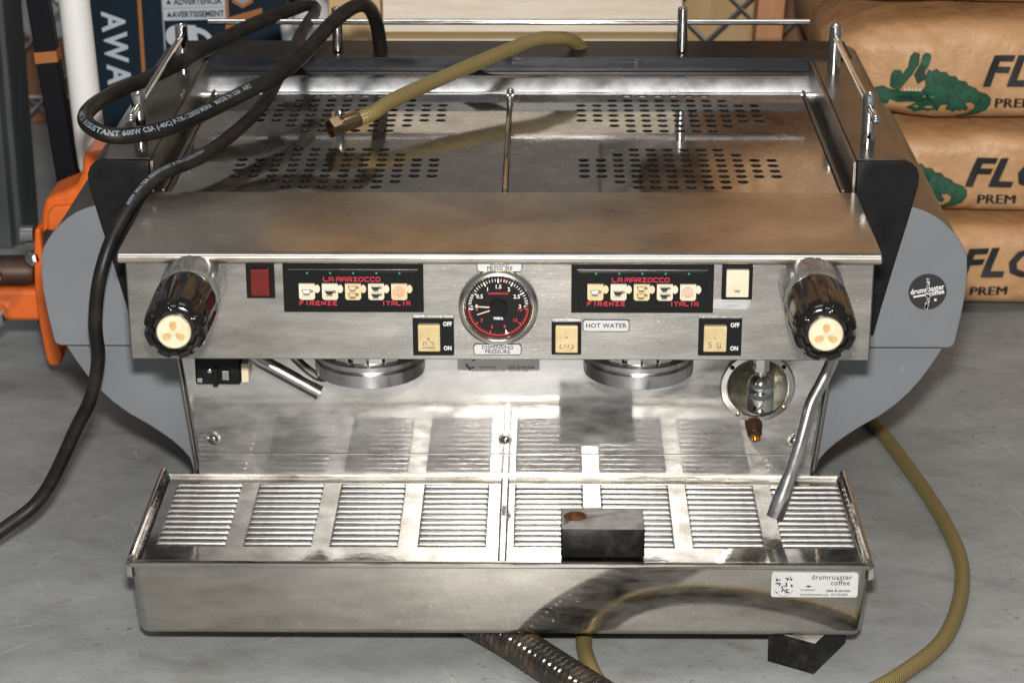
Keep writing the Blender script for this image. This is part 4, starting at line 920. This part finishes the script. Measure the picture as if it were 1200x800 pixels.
# white jug beside the carton
mb = MB().lathe([(.036, 0), (.040, .006), (.040, .20), (.036, .235), (.024, .262), (.016, .272), (.016, .285), (.018, .286), (.018, .30), (.004, .302)], (-.238, 1.06, 0), (0, 0, 1), 28)
mb.tube(spline([(-.262, 1.03, .262), (-.262, .995, .268), (-.258, .985, .24), (-.256, .99, .205), (-.254, 1.02, .2)], .008), .0075, 10)
tag(obj('plastic_jug', mb, 'jug'), 'white plastic jug between the navy carton and the wooden crate', 'jug')

# orange hand truck with white pole at the left
ht = thing('hand_truck', (-.42, .60, 0), 'orange hand pallet truck with a white pole at the left of the machine', 'hand truck')
q = MB().lathe([(.0128, 0), (.0140, .004), (.0150, .03), (.0150, .62)], (0, 0, 0), (0, 0, 1), 24)
Tw = Matrix.Translation((-.4140, .60, .205)) @ Matrix.Rotation(R(-2.4), 4, 'Y')
obj('pole', MB().add([Tw @ v_ for v_ in q.v], q.f), 'whitepole', ht)
q = MB().box(-.0115, .0095, -.010, .010, 0, .60)
Tb = Matrix.Translation((-.4330, .615, .10)) @ Matrix.Rotation(R(-5.2), 4, 'Y')
bar = obj('black_bar', MB().add([Tb @ v_ for v_ in q.v], q.f), 'blackpost', ht, bevel=.002)
q = MB().box(-.0120, .0100, -.0108, .0108, .213, .224); obj('yellow_band', MB().add([Tb @ v_ for v_ in q.v], q.f), 'orangeprint', bar)
# collar and bracket
br = [(-.4500, .140), (-.4470, .190), (-.4425, .2055), (-.4300, .2110), (-.4130, .2175), (-.4050, .2320), (-.4035, .2500), (-.375, .2560), (-.35, .252), (-.35, .14)]
obj('bracket', MB().prism(br, 'y', .50, .56), 'orange', ht, bevel=.006, seg=3)
obj('bracket_rib', MB().prism([(-.441, .176), (-.439, .194), (-.434, .2005), (-.412, .2025), (-.40, .190), (-.40, .176)], 'y', .4925, .502), 'orange', ht, bevel=.003)
obj('grease_patch', MB().prism([(-.4490, .160), (-.445, .174), (-.436, .181), (-.415, .176), (-.405, .181), (-.405, .168), (-.43, .163), (-.446, .150)], 'y', .4985, .503), 'greasy', ht, bevel=.001)
fp = [(-.4545, .150), (-.4515, .180), (-.4460, .180), (-.4455, .150), (-.4440, .115), (-.4400, .080), (-.4340, .050), (-.4380, .040), (-.4480, .0405), (-.4505, .050), (-.4550, .090), (-.4560, .12)]
obj('flange', MB().prism(fp, 'y', .488, .514), 'orange', ht, bevel=.003, seg=3)
obj('arm', MB().box(-.62, -.448, .49, .53, .085, .118), 'orange', ht, bevel=.006)
obj('axle_housing', MB().lathe([(.013, 0), (.016, .004), (.016, .06), (.013, .066)], (-.525, .512, .129), (1, 0, 0), 24), 'greasy', ht)
wh = obj('wheel', MB().lathe([(.010, 0), (.031, .001), (.035, .006), (.035, .030), (.031, .036), (.010, .037)], (-.500, .70, .035), (1, 0, 0), 28), 'rubber', ht)
obj('bolt', MB().lathe([(.0075, 0), (.0075, .006), (.005, .008)], (-.4545, .492, .150), (-.5, -1, .1), 6, 0).lathe([(.0085, 0), (.0085, .012)], (-.4665, .498, .172), (1, 0, 0), 12, 0), 'dull_chrome', ht)
obj('bolt', MB().lathe([(.0085, 0), (.0085, .010), (.006, .012)], (-.4915, .486, .093), (0, -1, 0), 12, 0).lathe([(.008, 0), (.008, .008)], (-.4925, .486, .134), (0, -1, 0), 6, 0), 'dull_chrome', ht)
obj('base_plate', MB().box(-.435, -.33, .55, .72, .03, .06).box(-.43, -.40, .56, .70, 0, .03).box(-.36, -.33, .56, .70, 0, .03), 'orange', ht, bevel=.004)
